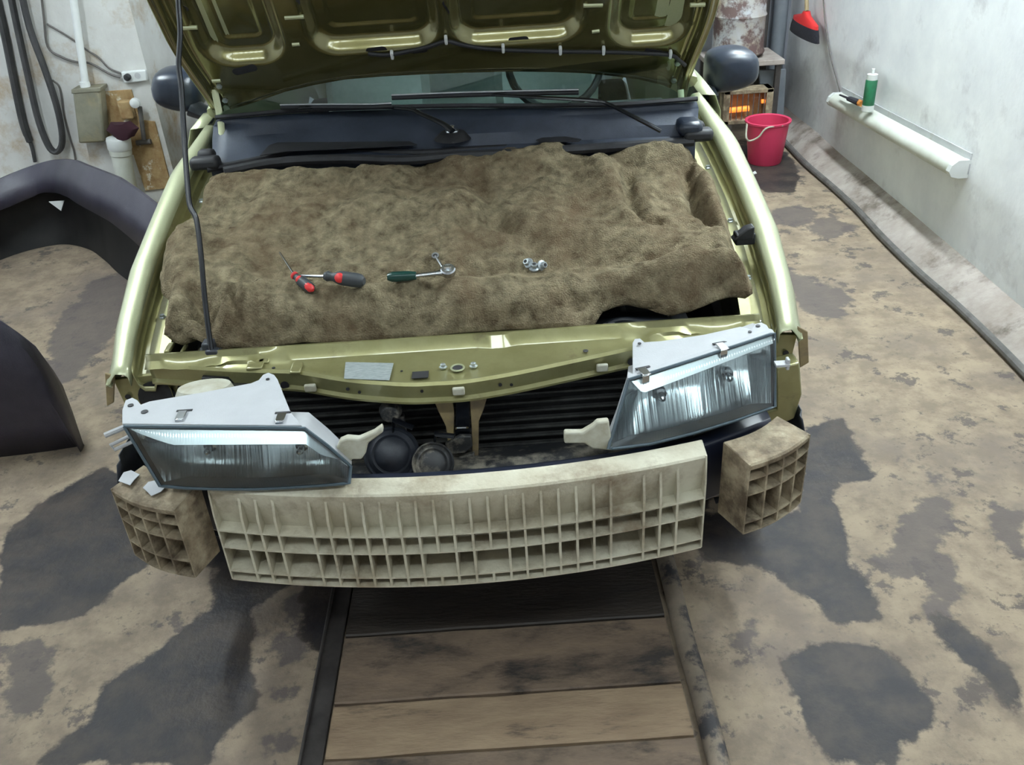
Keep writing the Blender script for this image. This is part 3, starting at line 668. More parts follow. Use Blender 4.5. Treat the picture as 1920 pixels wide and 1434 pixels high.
# wipers
def wiper(arm, blade, zs, zb):
    A_ = [at(x, y, Z=z) for (x, y), z in zip(arm, zs)]
    a = build('wiper_arm', MB().tube(smooth_line(A_, 20), [.011-.005*k/19 for k in range(20)], 8, flat=.6), 'black_metal', car)
    B_ = [at(x, y, Z=z) for (x, y), z in zip(blade, zb)]
    build('wiper_blade', MB().tube(smooth_line(B_, 16), .006, 6), 'rubber', a)
    build('blade_frame', MB().tube([p+Vector((0, -.004, .009)) for p in B_], .0035, 6), 'steel', a)
wiper([(848, 246), (830, 232), (790, 214), (760, 204), (640, 198), (560, 203)], [(527, 202), (600, 201), (700, 201), (735, 199)], [.97, .985, 1.0, 1.01, 1.02, 1.02], [1.02]*4)
wiper([(1238, 245), (1200, 225), (1140, 195), (1110, 188), (1000, 182), (900, 176)], [(735, 184), (860, 179), (980, 176), (1085, 174)], [.96, .99, 1.015, 1.03, 1.035, 1.035], [1.035]*4)
# ---- mirrors
def mirror(s, sil, Yc, stem):
    pts = [at(*p, Y=Yc) for p in sil]; c = sum(pts, Vector())/len(pts); n = 28
    loop = smooth_line(pts+[pts[0]], n+1)[:-1]; rows = []
    for k, (f, dy) in enumerate(((.0, -.068), (.45, -.066), (.74, -.060), (.90, -.042), (.98, -.015), (1.0, .02), (.99, .06), (.93, .075), (.85, .07), (.0, .07))):
        rows.append([c+(p-c)*max(f, .01)+Vector((0, dy, 0)) for p in loop])
    m_ = build('side_mirror', MB().grid(rows, True), 'mirror_plastic', car, smooth=60)
    S_ = [at(*p, Y=Yc-.02) for p in stem]
    build('mirror_stem', MB().tube(smooth_line(S_, 8), [.05, .048, .045, .042, .04, .04, .042, .045], 12, flat=.6), 'mirror_plastic', m_)
    ck = [c+(p-c)*.84+Vector((0, .0705, 0)) for p in loop]; mb = MB(); mb.add(ck, [tuple(range(n))]); build('mirror_glass', mb, 'chrome', m_, smooth=0)
mirror(-1, [(286, 160), (291, 138), (310, 130), (340, 130), (362, 138), (376, 165), (378, 195), (365, 207), (335, 205), (305, 195), (291, 180)], 3.02, [(360, 200), (380, 210), (400, 216)])
mirror(1, [(1325, 150), (1328, 112), (1340, 98), (1370, 90), (1400, 92), (1418, 103), (1422, 125), (1415, 148), (1390, 163), (1350, 172), (1330, 168)], 3.02, [(1340, 172), (1322, 180), (1306, 188)])
# ---- hood, open at about 57 degrees; local frame: s across, r up along the hood, d depth away from the viewer
HO = Vector((CX, 2.815, .985)); Hr = Vector((0, -.545, .839)); Hn = Vector((0, .839, .545))
def hpx(px, py):  # (s, r) on the hood's inner face
    p = pl(px, py, HO, -Hn); v = p-HO; return v.x, v.dot(Hr)
def hpt(s, r, d=0): return HO+Vector((s, 0, 0))+Hr*r+Hn*d
edge = sorted([hpx(*p) for p in [(405, 215), (432, 207), (480, 193), (533, 175), (590, 162), (646, 152), (720, 146), (800, 142), (880, 139), (960, 137), (1040, 138), (1100, 140), (1160, 146), (1200, 151), (1250, 162), (1290, 180), (1300, 196)]])
ES = [e[0] for e in edge]; ER = [e[1] for e in edge]
HL = .98
def halfw(r): return lerp(.738, .775, sstep(-.02, .3, r))-.05*sstep(.75, .98, r)
def rr_sdf(x, y, cx_, cy_, hx, hy, rad):
    qx = abs(x-cx_)-hx+rad; qy = abs(y-cy_)-hy+rad
    return math.hypot(max(qx, 0), max(qy, 0))+min(max(qx, qy), 0)-rad
pk = []  # pockets: traced lower edges
for (xa, xb, yb, top) in ((388, 548, 122, .62), (582, 832, 98, .72), (846, 1096, 84, .72), (1138, 1290, 88, .62)):
    s0, r0_ = hpx(xa, yb); s1, r1_ = hpx(xb, yb); r_ = (r0_+r1_)/2; pk.append(((s0+s1)/2, (r_+top)/2, (s1-s0)/2, (top-r_)/2))
ys_top = .86
def hood_depth(s, r):
    d = 0
    for (a, b, hx, hy) in pk:
        q = rr_sdf(s, r, a, b, hx, hy, .085)
        d += .040*sstep(.004, -.036, q)
        q2 = q+.066
        d += .004*sstep(.0, -.006, q2)
    e = halfw(r)-abs(s)
    d += .012*sstep(.06, .04, e)-.016*sstep(.036, .026, e)+.010*sstep(.018, .010, e)    # rim ridges
    eb = r-np.interp(s, ES, ER)
    d += .006*sstep(.016, .008, eb)
    # cross ribs between pockets
    for ss in (-.418, .02, .425):
        pass
    return d
rows = []
NU, NV = 240, 200
for j in range(NV+1):
    v = j/NV; row = []
    for i in range(NU+1):
        u = i/NU*2-1; r = 0
        s = u*.75; r0_ = float(np.interp(s, ES, ER)); r = lerp(r0_, HL-.10*abs(u)**3, v); s = u*halfw(r)
        row.append(hpt(s, r, hood_depth(s, r)))
    rows.append(row)
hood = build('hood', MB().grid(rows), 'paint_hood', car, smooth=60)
rows = []
for j in range(13):
    v = j/12; row = []
    for i in range(25):
        u = i/24*2-1; s = u*.75; r0_ = float(np.interp(s, ES, ER))-.004; r = lerp(r0_, HL-.10*abs(u)**3+.004, v); s = u*(halfw(r)+.004)
        e = max(abs(u)**6, (2*v-1)**8); row.append(hpt(s, r, .055-.045*e))
    rows.append(row)
build('hood_skin', MB().grid(rows), 'paint', hood, smooth=60)
# slots and press marks
mb = MB()
def slot(x0, y0, x1, y1, h):
    a, b = hpx(x0, y0), hpx(x1, y1); dx = (b[0]-a[0]); q = []
    for k in range(12):
        an = 2*math.pi*k/12; ex = h*math.cos(an); ey = h*math.sin(an); c_ = b if ex > 0 else a; q.append(hpt(c_[0]+ex, c_[1]+ey, hood_depth((a[0]+b[0])/2, (a[1]+b[1])/2)-.0015))
    build('hood_slot', MB().prism(q, Hn*.0012), 'rubber', hood, smooth=0, label='dark slot in the inner frame')
for a in ((444, 134, 474, 127, .013), (694, 97, 718, 95, .012), (776, 96, 796, 94, .008), (960, 80, 985, 78, .010), (1215, 94, 1250, 102, .010), (836, 6, 836, 22, .010), (556, 0, 556, 6, .010), (342, 8, 346, 20, .010)): slot(*a)
mb = MB()
for (x0, y0, x1, y1) in ((343, 53, 370, 52), (534, 34, 570, 32), (548, 84, 562, 83), (1094, 11, 1130, 10), (1294, 10, 1322, 9), (1110, 60, 1124, 58), (398, 152, 414, 151)):
    a, b = hpx(x0, y0), hpx(x1, y1); build('press_rib', MB().tube([hpt(*a, .001), hpt(*b, .001)], .006, 8), 'paint', hood)
mb = MB()
for q in ((411, 161), (422, 187), (1263, 150), (1270, 118)):
    a = hpx(*q); build('hinge_bolt', MB().lathe(hpt(*a, -.001), [(.009, 0), (.009, .005), (.005, .006)], 6, align(-Hn)), 'zinc', hood, smooth=0)
for a_, b_ in (((402, 168), (418, 292)), ((1276, 168), (1272, 252))):
    p0 = at(*a_, Y=2.77); p1 = at(*b_, Z=.90); mb = MB()
    mid_ = at((a_[0]+b_[0])/2+4, (a_[1]+b_[1])/2, Y=2.74)
    build('hood_hinge', MB().tube(smooth_line([p0, mid_, p1], 10), .010, 6, flat=.35), 'paint', hood)
hose_px = [(690, 96), (730, 98), (800, 84), (836, 73), (868, 80), (905, 86), (943, 89), (1000, 91), (1050, 92), (1130, 93), (1200, 95), (1256, 99), (1272, 108), (1284, 118)]
hz = build('washer_hose', MB().tube(smooth_line([hpt(*hpx(*p), -.010) for p in hose_px], 70), .006, 8), 'rubber', hood)
for q in ((836, 70), (943, 86), (1050, 90), (1131, 90), (1256, 97), (735, 98)):
    a = hpx(*q); build('hose_clip', MB().box(hpt(*a, -.010), (.009, .016, .026), align(Hr)), 'white_plastic', hz, mods=[('bevel', .003)])
# prop rod
pb = at(393, 655, Z=.715); pt_ = at(331, -120, Y=2.24)
nrm_ = (pt_-pb).cross(Vector((1, 0, 0)))
rod = [pl(*p, pb, nrm_) for p in [(396, 657), (385, 570), (377, 480), (371, 428), (366, 405), (356, 385), (351, 340), (345, 250), (340, 165), (335, 120), (338, 60), (334, 0), (331, -80), (331, -120)]]
pr_ = build('prop_rod', MB().tube(smooth_line(rod, 60), .0062, 10), 'black_metal', car)
c = at(395, 660, Z=.70); build('rod_holder', MB().box(c, (.055, .05, .012)).box(c+Vector((0, .0, .014)), (.026, .03, .03)).box(c+Vector((.01, -.015, .006)), (.03, .02, .02)), 'black_plastic', pr_, mods=[('bevel', .004)])
# ================================================================== FELT BLANKET
BP0, BN = (0, 1.75, .745), (0, -.19, 1)
def bpl(p): return pl(p[0], p[1], BP0, BN)
rear = [(385, 335), (400, 326), (430, 321), (500, 316), (560, 311), (640, 309), (780, 306), (815, 298), (850, 291), (900, 283), (960, 281), (1010, 275), (1050, 270), (1080, 276), (1105, 286), (1135, 283), (1170, 273), (1230, 267), (1275, 270), (1306, 277)]
right = [(1306, 277), (1306, 300), (1335, 318), (1350, 350), (1362, 400), (1372, 440), (1378, 470), (1402, 490), (1410, 515), (1410, 532), (1405, 540)]
front = [(305, 640), (345, 643), (395, 655), (440, 661), (520, 662), (610, 657), (700, 655), (800, 648), (900, 642), (1000, 636), (1080, 628), (1110, 618), (1130, 600), (1180, 588), (1230, 592), (1262, 602), (1300, 598), (1350, 586), (1405, 578)]
left = [(385, 335), (375, 365), (372, 385), (350, 412), (318, 425), (303, 450), (295, 490), (298, 520), (312, 540), (308, 575), (305, 602)]
N1, N2 = 230, 130
Rr = resample([bpl(p) for p in rear], N1); Fr = resample([bpl((p[0], p[1]-46+10*(abs(p[0]-860)/555)**2)) for p in front], N1); Lf = resample([bpl(p) for p in left], N2); Rg = resample([bpl(p) for p in right], N2)
def pts2(L_): return [bpl(p) for p in L_]
ridges = [([(330, 575), (500, 572), (700, 570), (900, 545), (1100, 530), (1250, 530), (1380, 535)], .07, .030), ([(1320, 345), (1350, 400), (1362, 440)], .035, .035), ([(1120, 320), (1170, 370), (1200, 420)], .07, .03),
          ([(1300, 525), (1395, 545)], .05, .02), ([(420, 345), (600, 335), (750, 330)], .05, .018), ([(860, 310), (1040, 295)], .05, .018), ([(1190, 290), (1280, 300)], .05, .022), ([(1000, 420), (1200, 460), (1350, 460)], .06, .02),
          ([(360, 440), (350, 520)], .05, .02), ([(450, 590), (560, 610)], .035, .018), ([(500, 400), (700, 390), (860, 380)], .09, .014), ([(340, 625), (420, 620)], .03, .015), ([(900, 590), (1050, 585)], .05, .015)]
creases = [([(400, 640), (392, 600), (384, 560)], .035, -.035), ([(310, 610), (345, 592), (400, 573), (440, 561), (475, 563)], .014, -.030), ([(440, 561), (452, 600), (475, 628)], .014, -.018), ([(475, 622), (540, 634), (640, 632), (760, 615)], .016, -.020),
           ([(1050, 575), (1120, 583), (1180, 580)], .018, -.018), ([(1288, 316), (1292, 350), (1302, 385), (1345, 440)], .016, -.017), ([(1175, 330), (1180, 390), (1210, 430), (1230, 425)], .02, -.02),
           ([(1255, 498), (1310, 495), (1390, 490)], .014, -.018), ([(1080, 565), (1200, 570), (1300, 600)], .02, -.02), ([(520, 500), (640, 520), (850, 510), (1050, 498), (1200, 500)], .06, -.014), ([(890, 340), (940, 420), (1000, 460)], .03, -.012),
           ([(560, 470), (760, 460)], .05, -.010), ([(1300, 285), (1290, 310)], .015, -.02), ([(640, 360), (660, 320)], .02, -.008)]
feat = [(pts2(a), b, c) for a, b, c in ridges+creases]
G = [[None]*N1 for _ in range(N2)]
PX = np.zeros((N2, N1, 3))
for j in range(N2):
    v = j/(N2-1)
    for i in range(N1):
        u = i/(N1-1)
        p = Rr[i]*(1-v)+Fr[i]*v+Lf[j]*(1-u)+Rg[j]*u-(Rr[0]*(1-u)*(1-v)+Rr[-1]*u*(1-v)+Fr[0]*(1-u)*v+Fr[-1]*u*v)
        PX[j, i] = p
H_ = np.zeros((N2, N1))
for pts, wd, h in feat:
    dm = np.full((N2, N1), 9.)
    for a, b in zip(pts, pts[1:]):
        dx, dy = b.x-a.x, b.y-a.y; t = np.clip(((PX[..., 0]-a.x)*dx+(PX[..., 1]-a.y)*dy)/(dx*dx+dy*dy), 0, 1)
        dm = np.minimum(dm, np.hypot(PX[..., 0]-a.x-t*dx, PX[..., 1]-a.y-t*dy))
    H_ += h*(1.5 if h > 0 else 2.1)*np.exp(-(dm/wd)**2)
verts = []
for j in range(N2):
    for i in range(N1):
        x, y, z = PX[j, i]; u = i/(N1-1); v = j/(N2-1)
        e = min(min(u, 1-u)*1.35, min(v, 1-v)*.85)
        drop = .032*(1-sstep(0, .03, e))**2
        n = .020*noise.noise(Vector((x*5, y*6, 1)))+.017*noise.noise(Vector((x*12, y*15, 4)))+.007*noise.noise(Vector((x*30, y*34, 7)))+.0022*noise.noise(Vector((x*110, y*110, 2)))
        k = sstep(0, .05, e)
        verts.append(Vector((x+.004*noise.noise(Vector((x*30, y*30, 11))), y, z+(H_[j, i]+n)*lerp(.35, 1, k)-drop)))
mb = MB(); mb.v = verts; mb.f = [(j*N1+i, j*N1+i+1, (j+1)*N1+i+1, (j+1)*N1+i) for j in range(N2-1) for i in range(N1-1)]
bvh = BVHTree.FromPolygons(verts, mb.f)
# rounded-under hem and underside
hem = [verts[i] for i in range(N1)]+[verts[j*N1+N1-1] for j in range(1, N2)]+[verts[(N2-1)*N1+i] for i in range(N1-2, -1, -1)]+[verts[j*N1] for j in range(N2-2, 0, -1)]
cc = sum(hem, Vector())/len(hem)
r2_ = [p+Vector((0, 0, -.010))+(p-cc).normalized()*.004 for p in hem]; r3_ = [p+Vector((0, 0, -.020))-(p-cc).normalized()*.006 for p in hem]; r4_ = [p+Vector((0, 0, -.022))-(p-cc).normalized()*.04 for p in hem]
mb.grid([hem, r2_, r3_, r4_], True)
bl = build('blanket', mb, 'felt', loc=(CX, 2.2, .78), smooth=180)
tag(bl, 'thick brown grey felt blanket spread over the engine bay', 'blanket')
def rest(px, py, lift=0):
    d = Vector(ray(px, py)).normalized(); h = bvh.ray_cast(Vector(CAM), d)
    p = h[0] if h[0] is not None else bpl((px, py)); 
    g = bvh.ray_cast(p+Vector((0, 0, .3)), Vector((0, 0, -1)))[0]; p = g if g is not None else p
    return p+Vector((0, 0, lift))
# ================================================================== TOOLS ON THE BLANKET
def screwdriver(label, tip, neck, tail, r, shaft_r, redspots):
    a, b, c = rest(*tip, .012), rest(*neck, r*1.3), rest(*tail, r*1.1)
    a.z = max(a.z, b.z-.012)
    t = thing('screwdriver', label, 'screwdriver', (b+c)/2-Vector((0, 0, r)))
    build('shaft', MB().tube([a, a.lerp(b, .05), b.lerp(c, .1)], [shaft_r*.6, shaft_r, shaft_r], 10), 'steel', t)
    d = c-b; n = 14; pf = [.55, .75, .6, .62, .8, .95, 1, 1, 1, 1, 1, .97, .9, .5]
    h = build('handle', MB().tube([b+d*k/(n-1) for k in range(n)], [r*q for q in pf], 16), 'grey_handle', t)
    for u0, u1, off in redspots:
        L_ = [b+d*lerp(u0, u1, k/5) for k in range(6)]
        toc = (Vector(CAM)-b).normalized()
        build('grip_inlay', MB().tube([p+toc*r*.50*off for p in L_], [r*.4, r*.68, r*.76, r*.76, r*.68, r*.3], 12), 'red', h)
    return t
screwdriver('large screwdriver with dark grey handle and red oval inlay', (566, 526), (612, 533), (685, 541), .0165, .0035, [(.28, .52, 1.0)])
screwdriver('small red and grey screwdriver, left of the larger one', (531, 506), (552, 527), (588, 554), .013, .0030, [(.0, .14, .3), (.25, .42, .9), (.62, 1.02, .8)])
a, b, c = rest(729, 533, .018), rest(782, 530, .018), rest(850, 522, .018)
t = thing('ratchet', 'chrome ratchet wrench with dark green handle lying on the blanket', 'wrench', rest(790, 528))
build('handle', MB().tube([a.lerp(b, k/7) for k in range(8)], [.008, .0115, .012, .012, .012, .0115, .0105, .009], 14), 'green_handle', t, label='dark green grip')
hd = b.lerp(c, .88)
build('shank', MB().tube([b.lerp(c, -.05), b.lerp(c, .55), b.lerp(c, .75), b.lerp(c, 1.0)], [.006, .0065, .010, .008], 12, flat=.8), 'steel', t)
Rh = align((0, -.35, .93)); h_ = build('ratchet_head', MB().lathe(hd+Vector((0, 0, .002)), [(.016, -.008), (.0175, -.004), (.0175, .006), (.015, .009)], 22, Rh), 'steel', t)
build('selector', MB().box(hd+Vector((.0, -.004, .013)), (.016, .006, .006)).lathe(hd+Vector((0, 0, .009)), [(.008, 0), (.007, .006)], 14, Rh), 'chrome', h_)
a, b = rest(817, 486, .008), rest(834, 513, .008)
t = thing('wrench', 'small chrome double ended wrench, behind the ratchet', 'wrench', (a+b)/2-Vector((0, 0, .008)))
build('shank', MB().tube([a, a.lerp(b, .15), a.lerp(b, .85), b], [.005, .0042, .0042, .005], 10), 'steel', t)
for p in (a, b): build('jaw', MB().lathe(p, [(.005, -.004), (.0095, -.004), (.0095, .004), (.005, .004)], 12, align((0, -.5, .85)), cap=False), 'steel', t)
for i, ((px, py), R, lab) in enumerate([((989, 498), rot('X', 40) @ rot('Y', -30), 'leftmost of the three zinc flange nuts on the blanket'), ((1002, 506), rot('X', 15), 'middle one of the three zinc flange nuts on the blanket'), ((1018, 503), rot('X', 60) @ rot('Y', 35), 'rightmost of the three zinc flange nuts on the blanket')]):
    p = rest(px, py, .008)
    t = thing('flange_nut', lab, 'nut', p-Vector((0, 0, .008)), 'flange nuts on the blanket')
    build('flange', MB().lathe(p, [(.005, -.005), (.0135, -.005), (.013, -.002), (.009, .0)], 20, R), 'zinc', t)
    build('hexagon', MB().lathe(p, [(.0085, -.001), (.0085, .008), (.0072, .0095)], 6, R), 'zinc', t, smooth=0)
    build('bore', MB().lathe(p, [(.0045, .0096), (.0045, .010)], 14, R), 'rubber', t)
# ================================================================== HEADLIGHTS
def headlight(label, top, bot, tz, by, plate, plate_z, plate_drop, clips, arm, armY, tabs, cap, left_side):
    T = [at(x, y, Z=z) for (x, y), z in zip(top, tz)]; B = [at(x, y, Y=yy) for (x, y), yy in zip(bot, by)]
    n = 40; T = resample(T, n); B = resample(B, n); c = (sum(T, Vector())+sum(B, Vector()))/(2*n)
    t = thing('headlight', label, 'headlight', (c.x, c.y+.05, min(p.z for p in B)))
    rows = []
    def lens_rows(inset, flat=False):
        rws = []
        for k in range(19):
            row = []
            for i in range(n):
                u = i/(n-1)
                if left_side: hb = .038*min(1, 5*u)**.8*(1-.25*u)*sstep(1, .80, u)
                else: hb = .038*sstep(0, .10, u)*(1-.45*u)
                Tq = T[i]; Mq = Tq+Vector((0, -.70, -.72))*hb; Bq = B[i]
                if k <= 6: p = Tq.lerp(Mq, k/6)+Vector((0, -.7, .7))*(0 if flat else .0010)*math.sin(math.pi*k/6)
                else:
                    w_ = (k-6)/12; p = Mq.lerp(Bq, w_)+Vector((0, -1, 0))*.010*math.sin(math.pi*w_)*min(1, 8*min(u, 1-u))
                row.append(p+Vector((0, inset, -inset*.2)))
            rws.append(row)
        return rws
    build('lens', MB().grid(lens_rows(0)), 'lens', t, smooth=60, label='clear ribbed glass lens')
    # rim frame around the lens
    ring = T+B[::-1]+[T[0]]
    build('lens_rim', MB().tube(ring, .0035, 6, False), 'seal', t)
    # reflector bowls
    rows = []
    for k in range(17):
        w_ = k/16; row = []
        for i in range(n):
            u = i/(n-1)
            q = T[i].lerp(B[i], w_)
            f = (1-(2*w_-1)**4)
            a1 = math.exp(-((u-.32)/.22)**2); a2 = math.exp(-((u-.74)/.18)**2)
            e_ = min(1, 8*min(u, 1-u))
            dep = .012+e_*(.040*sstep(.26, .36, w_)*(1-(.42*max(0, w_-.58)/.42 if w_ > .58 else 0)) + .022*max(a1, a2)*math.sin(math.pi*w_))
            row.append(q.lerp(c, .03)+Vector((0, dep, 0)))
        rows.append(row)
    rf = build('reflector', MB().grid(rows), 'chrome', t, smooth=60, label='mirror finish reflector')
    build('bezel', MB().grid([[p+Vector((0, .007, -.005)) for p in r_] for r_ in lens_rows(0, True)[:7]]), 'bezel_chrome', rf, smooth=60, label='bright upper bezel behind the lens')  # chrome strip added to catch the ceiling lamps as a bright band
    for u in (.30, .72):
        i = int(u*(n-1)); q = T[i].lerp(B[i], .5)
        build('bulb', MB().lathe(q+Vector((0, .062, -.006)), [(.013, 0), (.013, .012), (.007, .014), (.007, .034), (.003, .038)], 14, rot('X', 90)), 'steel', rf)
    # housing: top plate and body
    Pl = [at(x, y, Z=plate_z+dz) for x, y, dz in plate]
    body = MB(); body.prism(Pl, (0, 0, -.006))
    hs = build('housing', body, 'grey_plastic', t, mods=[('bevel', .0015)])
    # raised rear lip line
    rows = [[p for p in T], [p+Vector((0, .015, .0)) for p in T], [p+Vector((0, .10, -.015)) for p in T], [p+Vector((0, .13, -.06)) for p in T], [B[i]+Vector((0, .10, .03)) for i in range(n)], [B[i]+Vector((0, .04, .0)) for i in range(n)], [p for p in B]]
    rows = [[p for p in r] for r in rows]
    rows[2] = [Vector((p.x*.9+c.x*.1, p.y, p.z-.012)) for p in rows[2]]; rows[3] = [Vector((p.x*.85+c.x*.15, p.y, p.z)) for p in rows[3]]; rows[4] = [Vector((p.x*.85+c.x*.15, p.y, p.z)) for p in rows[4]]
    mb = MB().grid(rows); m0 = len(rows)
    mb.f.append(tuple(k*n for k in range(m0))); mb.f.append(tuple(k*n+n-1 for k in range(m0)))
    build('housing_shell', mb, 'grey_plastic', hs, smooth=50)
    for q in tabs:
        p = at(q[0], q[1], Z=plate_z+q[3]); build('tab_hole', MB().lathe(p, [(q[2], 0), (q[2], .0012)], 16), 'rubber', hs, smooth=0)
    for q in clips:
        p = at(q[0], q[1], Z=plate_z+q[2]+.004)
        k_ = build('spring_clip', MB().box(p+Vector((0, -.010, .0)), (.018, .03, .003), rot('Z', q[3])).box(p+Vector((0, -.026, -.008)), (.016, .004, .018), rot('Z', q[3])), 'steel', hs, mods=[('bevel', .001)])
        build('clip_slot', MB().box(p+Vector((.0, .012, -.0035)), (.032, .006, .002), rot('Z', q[3])), 'rubber', k_, smooth=0)
    if arm:
        A2 = [at(x, y, Y=armY) for x, y in arm]; build('mounting_arm', MB().prism(A2, (0, .018, 0)), 'cream_plastic', t, mods=[('bevel', .004)], label='cream mounting arm')
    if cap:
        p = at(cap[0], cap[1], Z=plate_z-.03); build('bulb_cap', MB().lathe(p, [(.062, -.03), (.062, .0), (.055, .014), (.03, .02)], 28, align((0, .25, 1))), 'cream_plastic', hs, label='round pale bulb cover')
    return t
hlL = headlight('dismounted headlight resting on cream absorber, at left of the photo',
    [(233, 799), (300, 800), (400, 801), (500, 802), (571, 803), (615, 836), (658, 874)], [(300, 911), (350, 915), (420, 917), (480, 917), (540, 914), (600, 910), (655, 906)],
    [.712, .712, .712, .712, .712, .662, .607], [1.455, 1.45, 1.445, 1.44, 1.435, 1.43, 1.43],
    [(229, 794, 0), (229, 768, 0), (235, 750, 0), (248, 745, 0), (258, 750, 0), (264, 758, 0), (280, 752, 0), (380, 735, 0), (470, 718, 0), (485, 712, 0), (493, 702, 0), (503, 698, 0), (514, 702, 0), (520, 710, 0), (545, 772, 0), (566, 797, 0)], .716, 0,
    [(342, 773, 0, 0), (528, 777, 0, 0)],
    [(628, 850), (636, 828), (650, 822), (672, 824), (700, 812), (716, 800), (719, 811), (704, 822), (690, 832), (686, 850), (678, 862), (660, 862), (655, 872)], 1.465,
    [(245, 760, .006, .0008), (271, 772, .007, .0008), (502, 711, .004, .0008)], (385, 735), True)
hlR = headlight('headlight hanging tilted in the right front corner of the car',
    [(1178, 712), (1240, 693), (1300, 674), (1380, 648), (1452, 624)], [(1140, 842), (1220, 832), (1300, 812), (1380, 788), (1453, 762)],
    [.695, .705, .712, .722, .732], [1.49, 1.505, 1.53, 1.56, 1.60],
    [(1186, 706, -.018), (1186, 642, 0), (1190, 635, 0), (1200, 634, 0), (1208, 641, 0), (1240, 639, .002), (1320, 627, .006), (1388, 612, .012), (1400, 614, .013), (1408, 618, .014), (1415, 607, .014), (1427, 604, .015), (1438, 609, .016), (1443, 618, .017), (1450, 622, .017)], .712, 0,
    [(1207, 692, -.012, 14), (1352, 645, .006, 14)],
    [(1150, 846), (1110, 842), (1096, 832), (1058, 832), (1058, 812), (1092, 812), (1112, 800), (1120, 792), (1142, 790)], 1.50,
    [(1199, 644, .004, .0012), (1421, 611, .005, .016), (1406, 622, .004, .015)], None, False)
# little adjuster tab left of the left lamp and right of the right lamp
c = at(215, 815, Y=1.52); build('adjuster_tab', MB().tube([c+Vector((.03, .02, .01)), c+Vector((-.02, 0, 0))], .006, 8).tube([c+Vector((.03, .0, -.02)), c+Vector((-.005, -.01, -.03)), c+Vector((-.01, -.01, -.018)), c+Vector((.03, .0, -.005))], .004, 8), 'grey_plastic', hlL)
c = at(1466, 682, Y=1.62); build('adjuster_tab', MB().box(c, (.03, .02, .006)).box(c+Vector((.012, 0, 0)), (.006, .015, .025)), 'grey_plastic', hlR, mods=[('bevel', .001)])
# ================================================================== REMOVED BUMPER COVER ON THE FLOOR, LEFT
# U-shaped plastic cover lying on its lower edge; far corner behind the fender, near end by the car wheel
path = [(-1.46, 2.50), (-1.62, 2.475), (-1.80, 2.465), (-2.02, 2.50), (-2.28, 2.64), (-2.50, 2.92), (-2.64, 3.35), (-2.67, 3.78), (-2.63, 4.08), (-2.50, 4.32), (-2.31, 4.42), (-2.13, 4.33), (-1.98, 4.16), (-1.84, 3.97), (-1.6, 3.68), (-1.42, 3.44), (-1.24, 3.18)]
NP = 210; pts = smooth_line([Vector((x, y, 0)) for x, y in path], NP)
rows = []; 
for k, p in enumerate(pts):
    t = (pts[min(k+1, NP-1)]-pts[max(k-1, 0)]).normalized(); inn = Vector((t.y, -t.x, 0))
    f = k/(NP-1); h = interp([0, .006, .012, .02, .04, .12, .25, .5, .57, .66, .76, .88, 1], [.012, .20, .34, .43, .50, .46, .38, .36, .38, .45, .51, .56, .56], f); 
    out = -inn
    rows.append([p+Vector((0, 0, .003)), p+out*.03+Vector((0, 0, h*.3)), p+out*.045+Vector((0, 0, h*.62)), p+out*.03+Vector((0, 0, h*.93)), p+out*.012+Vector((0, 0, h)), p+inn*.0*min(1, h/.3)+Vector((0, 0, h+.0)), p+inn*.05*min(1, h/.3)+Vector((0, 0, h*.88)), p+inn*.085*min(1, h/.3)+Vector((0, 0, h*.70))])
# materials: outer painted skin, inner black skin
bc = thing('bumper_cover', 'dark purple grey bumper cover lying curved on floor by left wall', 'bumper cover', (-2.0, 3.5, 0))
build('outer_skin', MB().grid(rows), 'liner', bc, smooth=40, mods=[('solid', .003)])
rin = []
for k, p in enumerate(pts):
    t = (pts[min(k+1, NP-1)]-pts[max(k-1, 0)]).normalized(); inn = Vector((t.y, -t.x, 0)); r_ = rows[k]
    rin.append([q+inn*.007 for j, q in enumerate(r_[:4])])
build('inner_skin', MB().grid(rin), 'liner_in', bc, smooth=40)
mb = MB()
for q in ((108, 384),):
    c = at(*q, Y=4.27); mb.prism([c+Vector((-.035, 0, .02)), c+Vector((.04, 0, .02)), c+Vector((.01, 0, -.03))], (0, -.006, 0))
build('bracket_tab', mb, 'white_plastic', bc, smooth=0, label='pale triangular tab inside')
# ================================================================== BACK LEFT WALL FITTINGS
YW = 5.0
def onw(px, py, off=0): return at(px, py, Y=YW-off)
def hose(label, px, r, off, name='hose'):
    P_ = smooth_line([onw(x, y, off) for x, y in px], 40)
    o = build(name, MB().tube(P_, r, 10, flat=.6), 'dark_hose', loc=P_[len(P_)//2]); tag(o, label, 'hose', 'black hoses hanging on the left wall'); return o
hose('single black hose hanging on left wall with thin lower tip', [(-20, -60), (8, 60), (28, 160), (42, 225), (52, 255), (60, 275), (66, 303)], [.030]*26+[.027]*4+[.016]*10, .03)
hose('looped black hose hanging on left wall beside the single one', [(10, -60), (30, 40), (52, 140), (72, 225), (92, 275), (108, 284), (117, 262), (108, 205), (84, 130), (55, 50), (30, -60)], .026, .05)
t = thing('rusty_panel', 'rust stained flaking panel on the left pier', 'panel', onw(285, 300))
q = [onw(*p, .012) for p in [(188, 172), (246, 168), (262, 225), (290, 228), (322, 352), (272, 358), (250, 290), (205, 290)]]
build('sheet', MB().prism(q, (0, .011, 0)), 'rust', t, smooth=0, mods=[('bevel', .002)])
t = build('wall_pipe', MB().tube([onw(128, -70, .06), onw(146, 60, .06), onw(162, 168, .06)], .019, 12).lathe(onw(160, 160, .06), [(.026, -.02), (.026, .02)], 12), 'white_plastic', loc=onw(150, 80, .06)); tag(t, 'pale vertical pipe running down the left wall into tan box', 'pipe')
t = thing('wall_box', 'tan grey metal box under the pale pipe on left wall', 'box', onw(166, 268, .05))
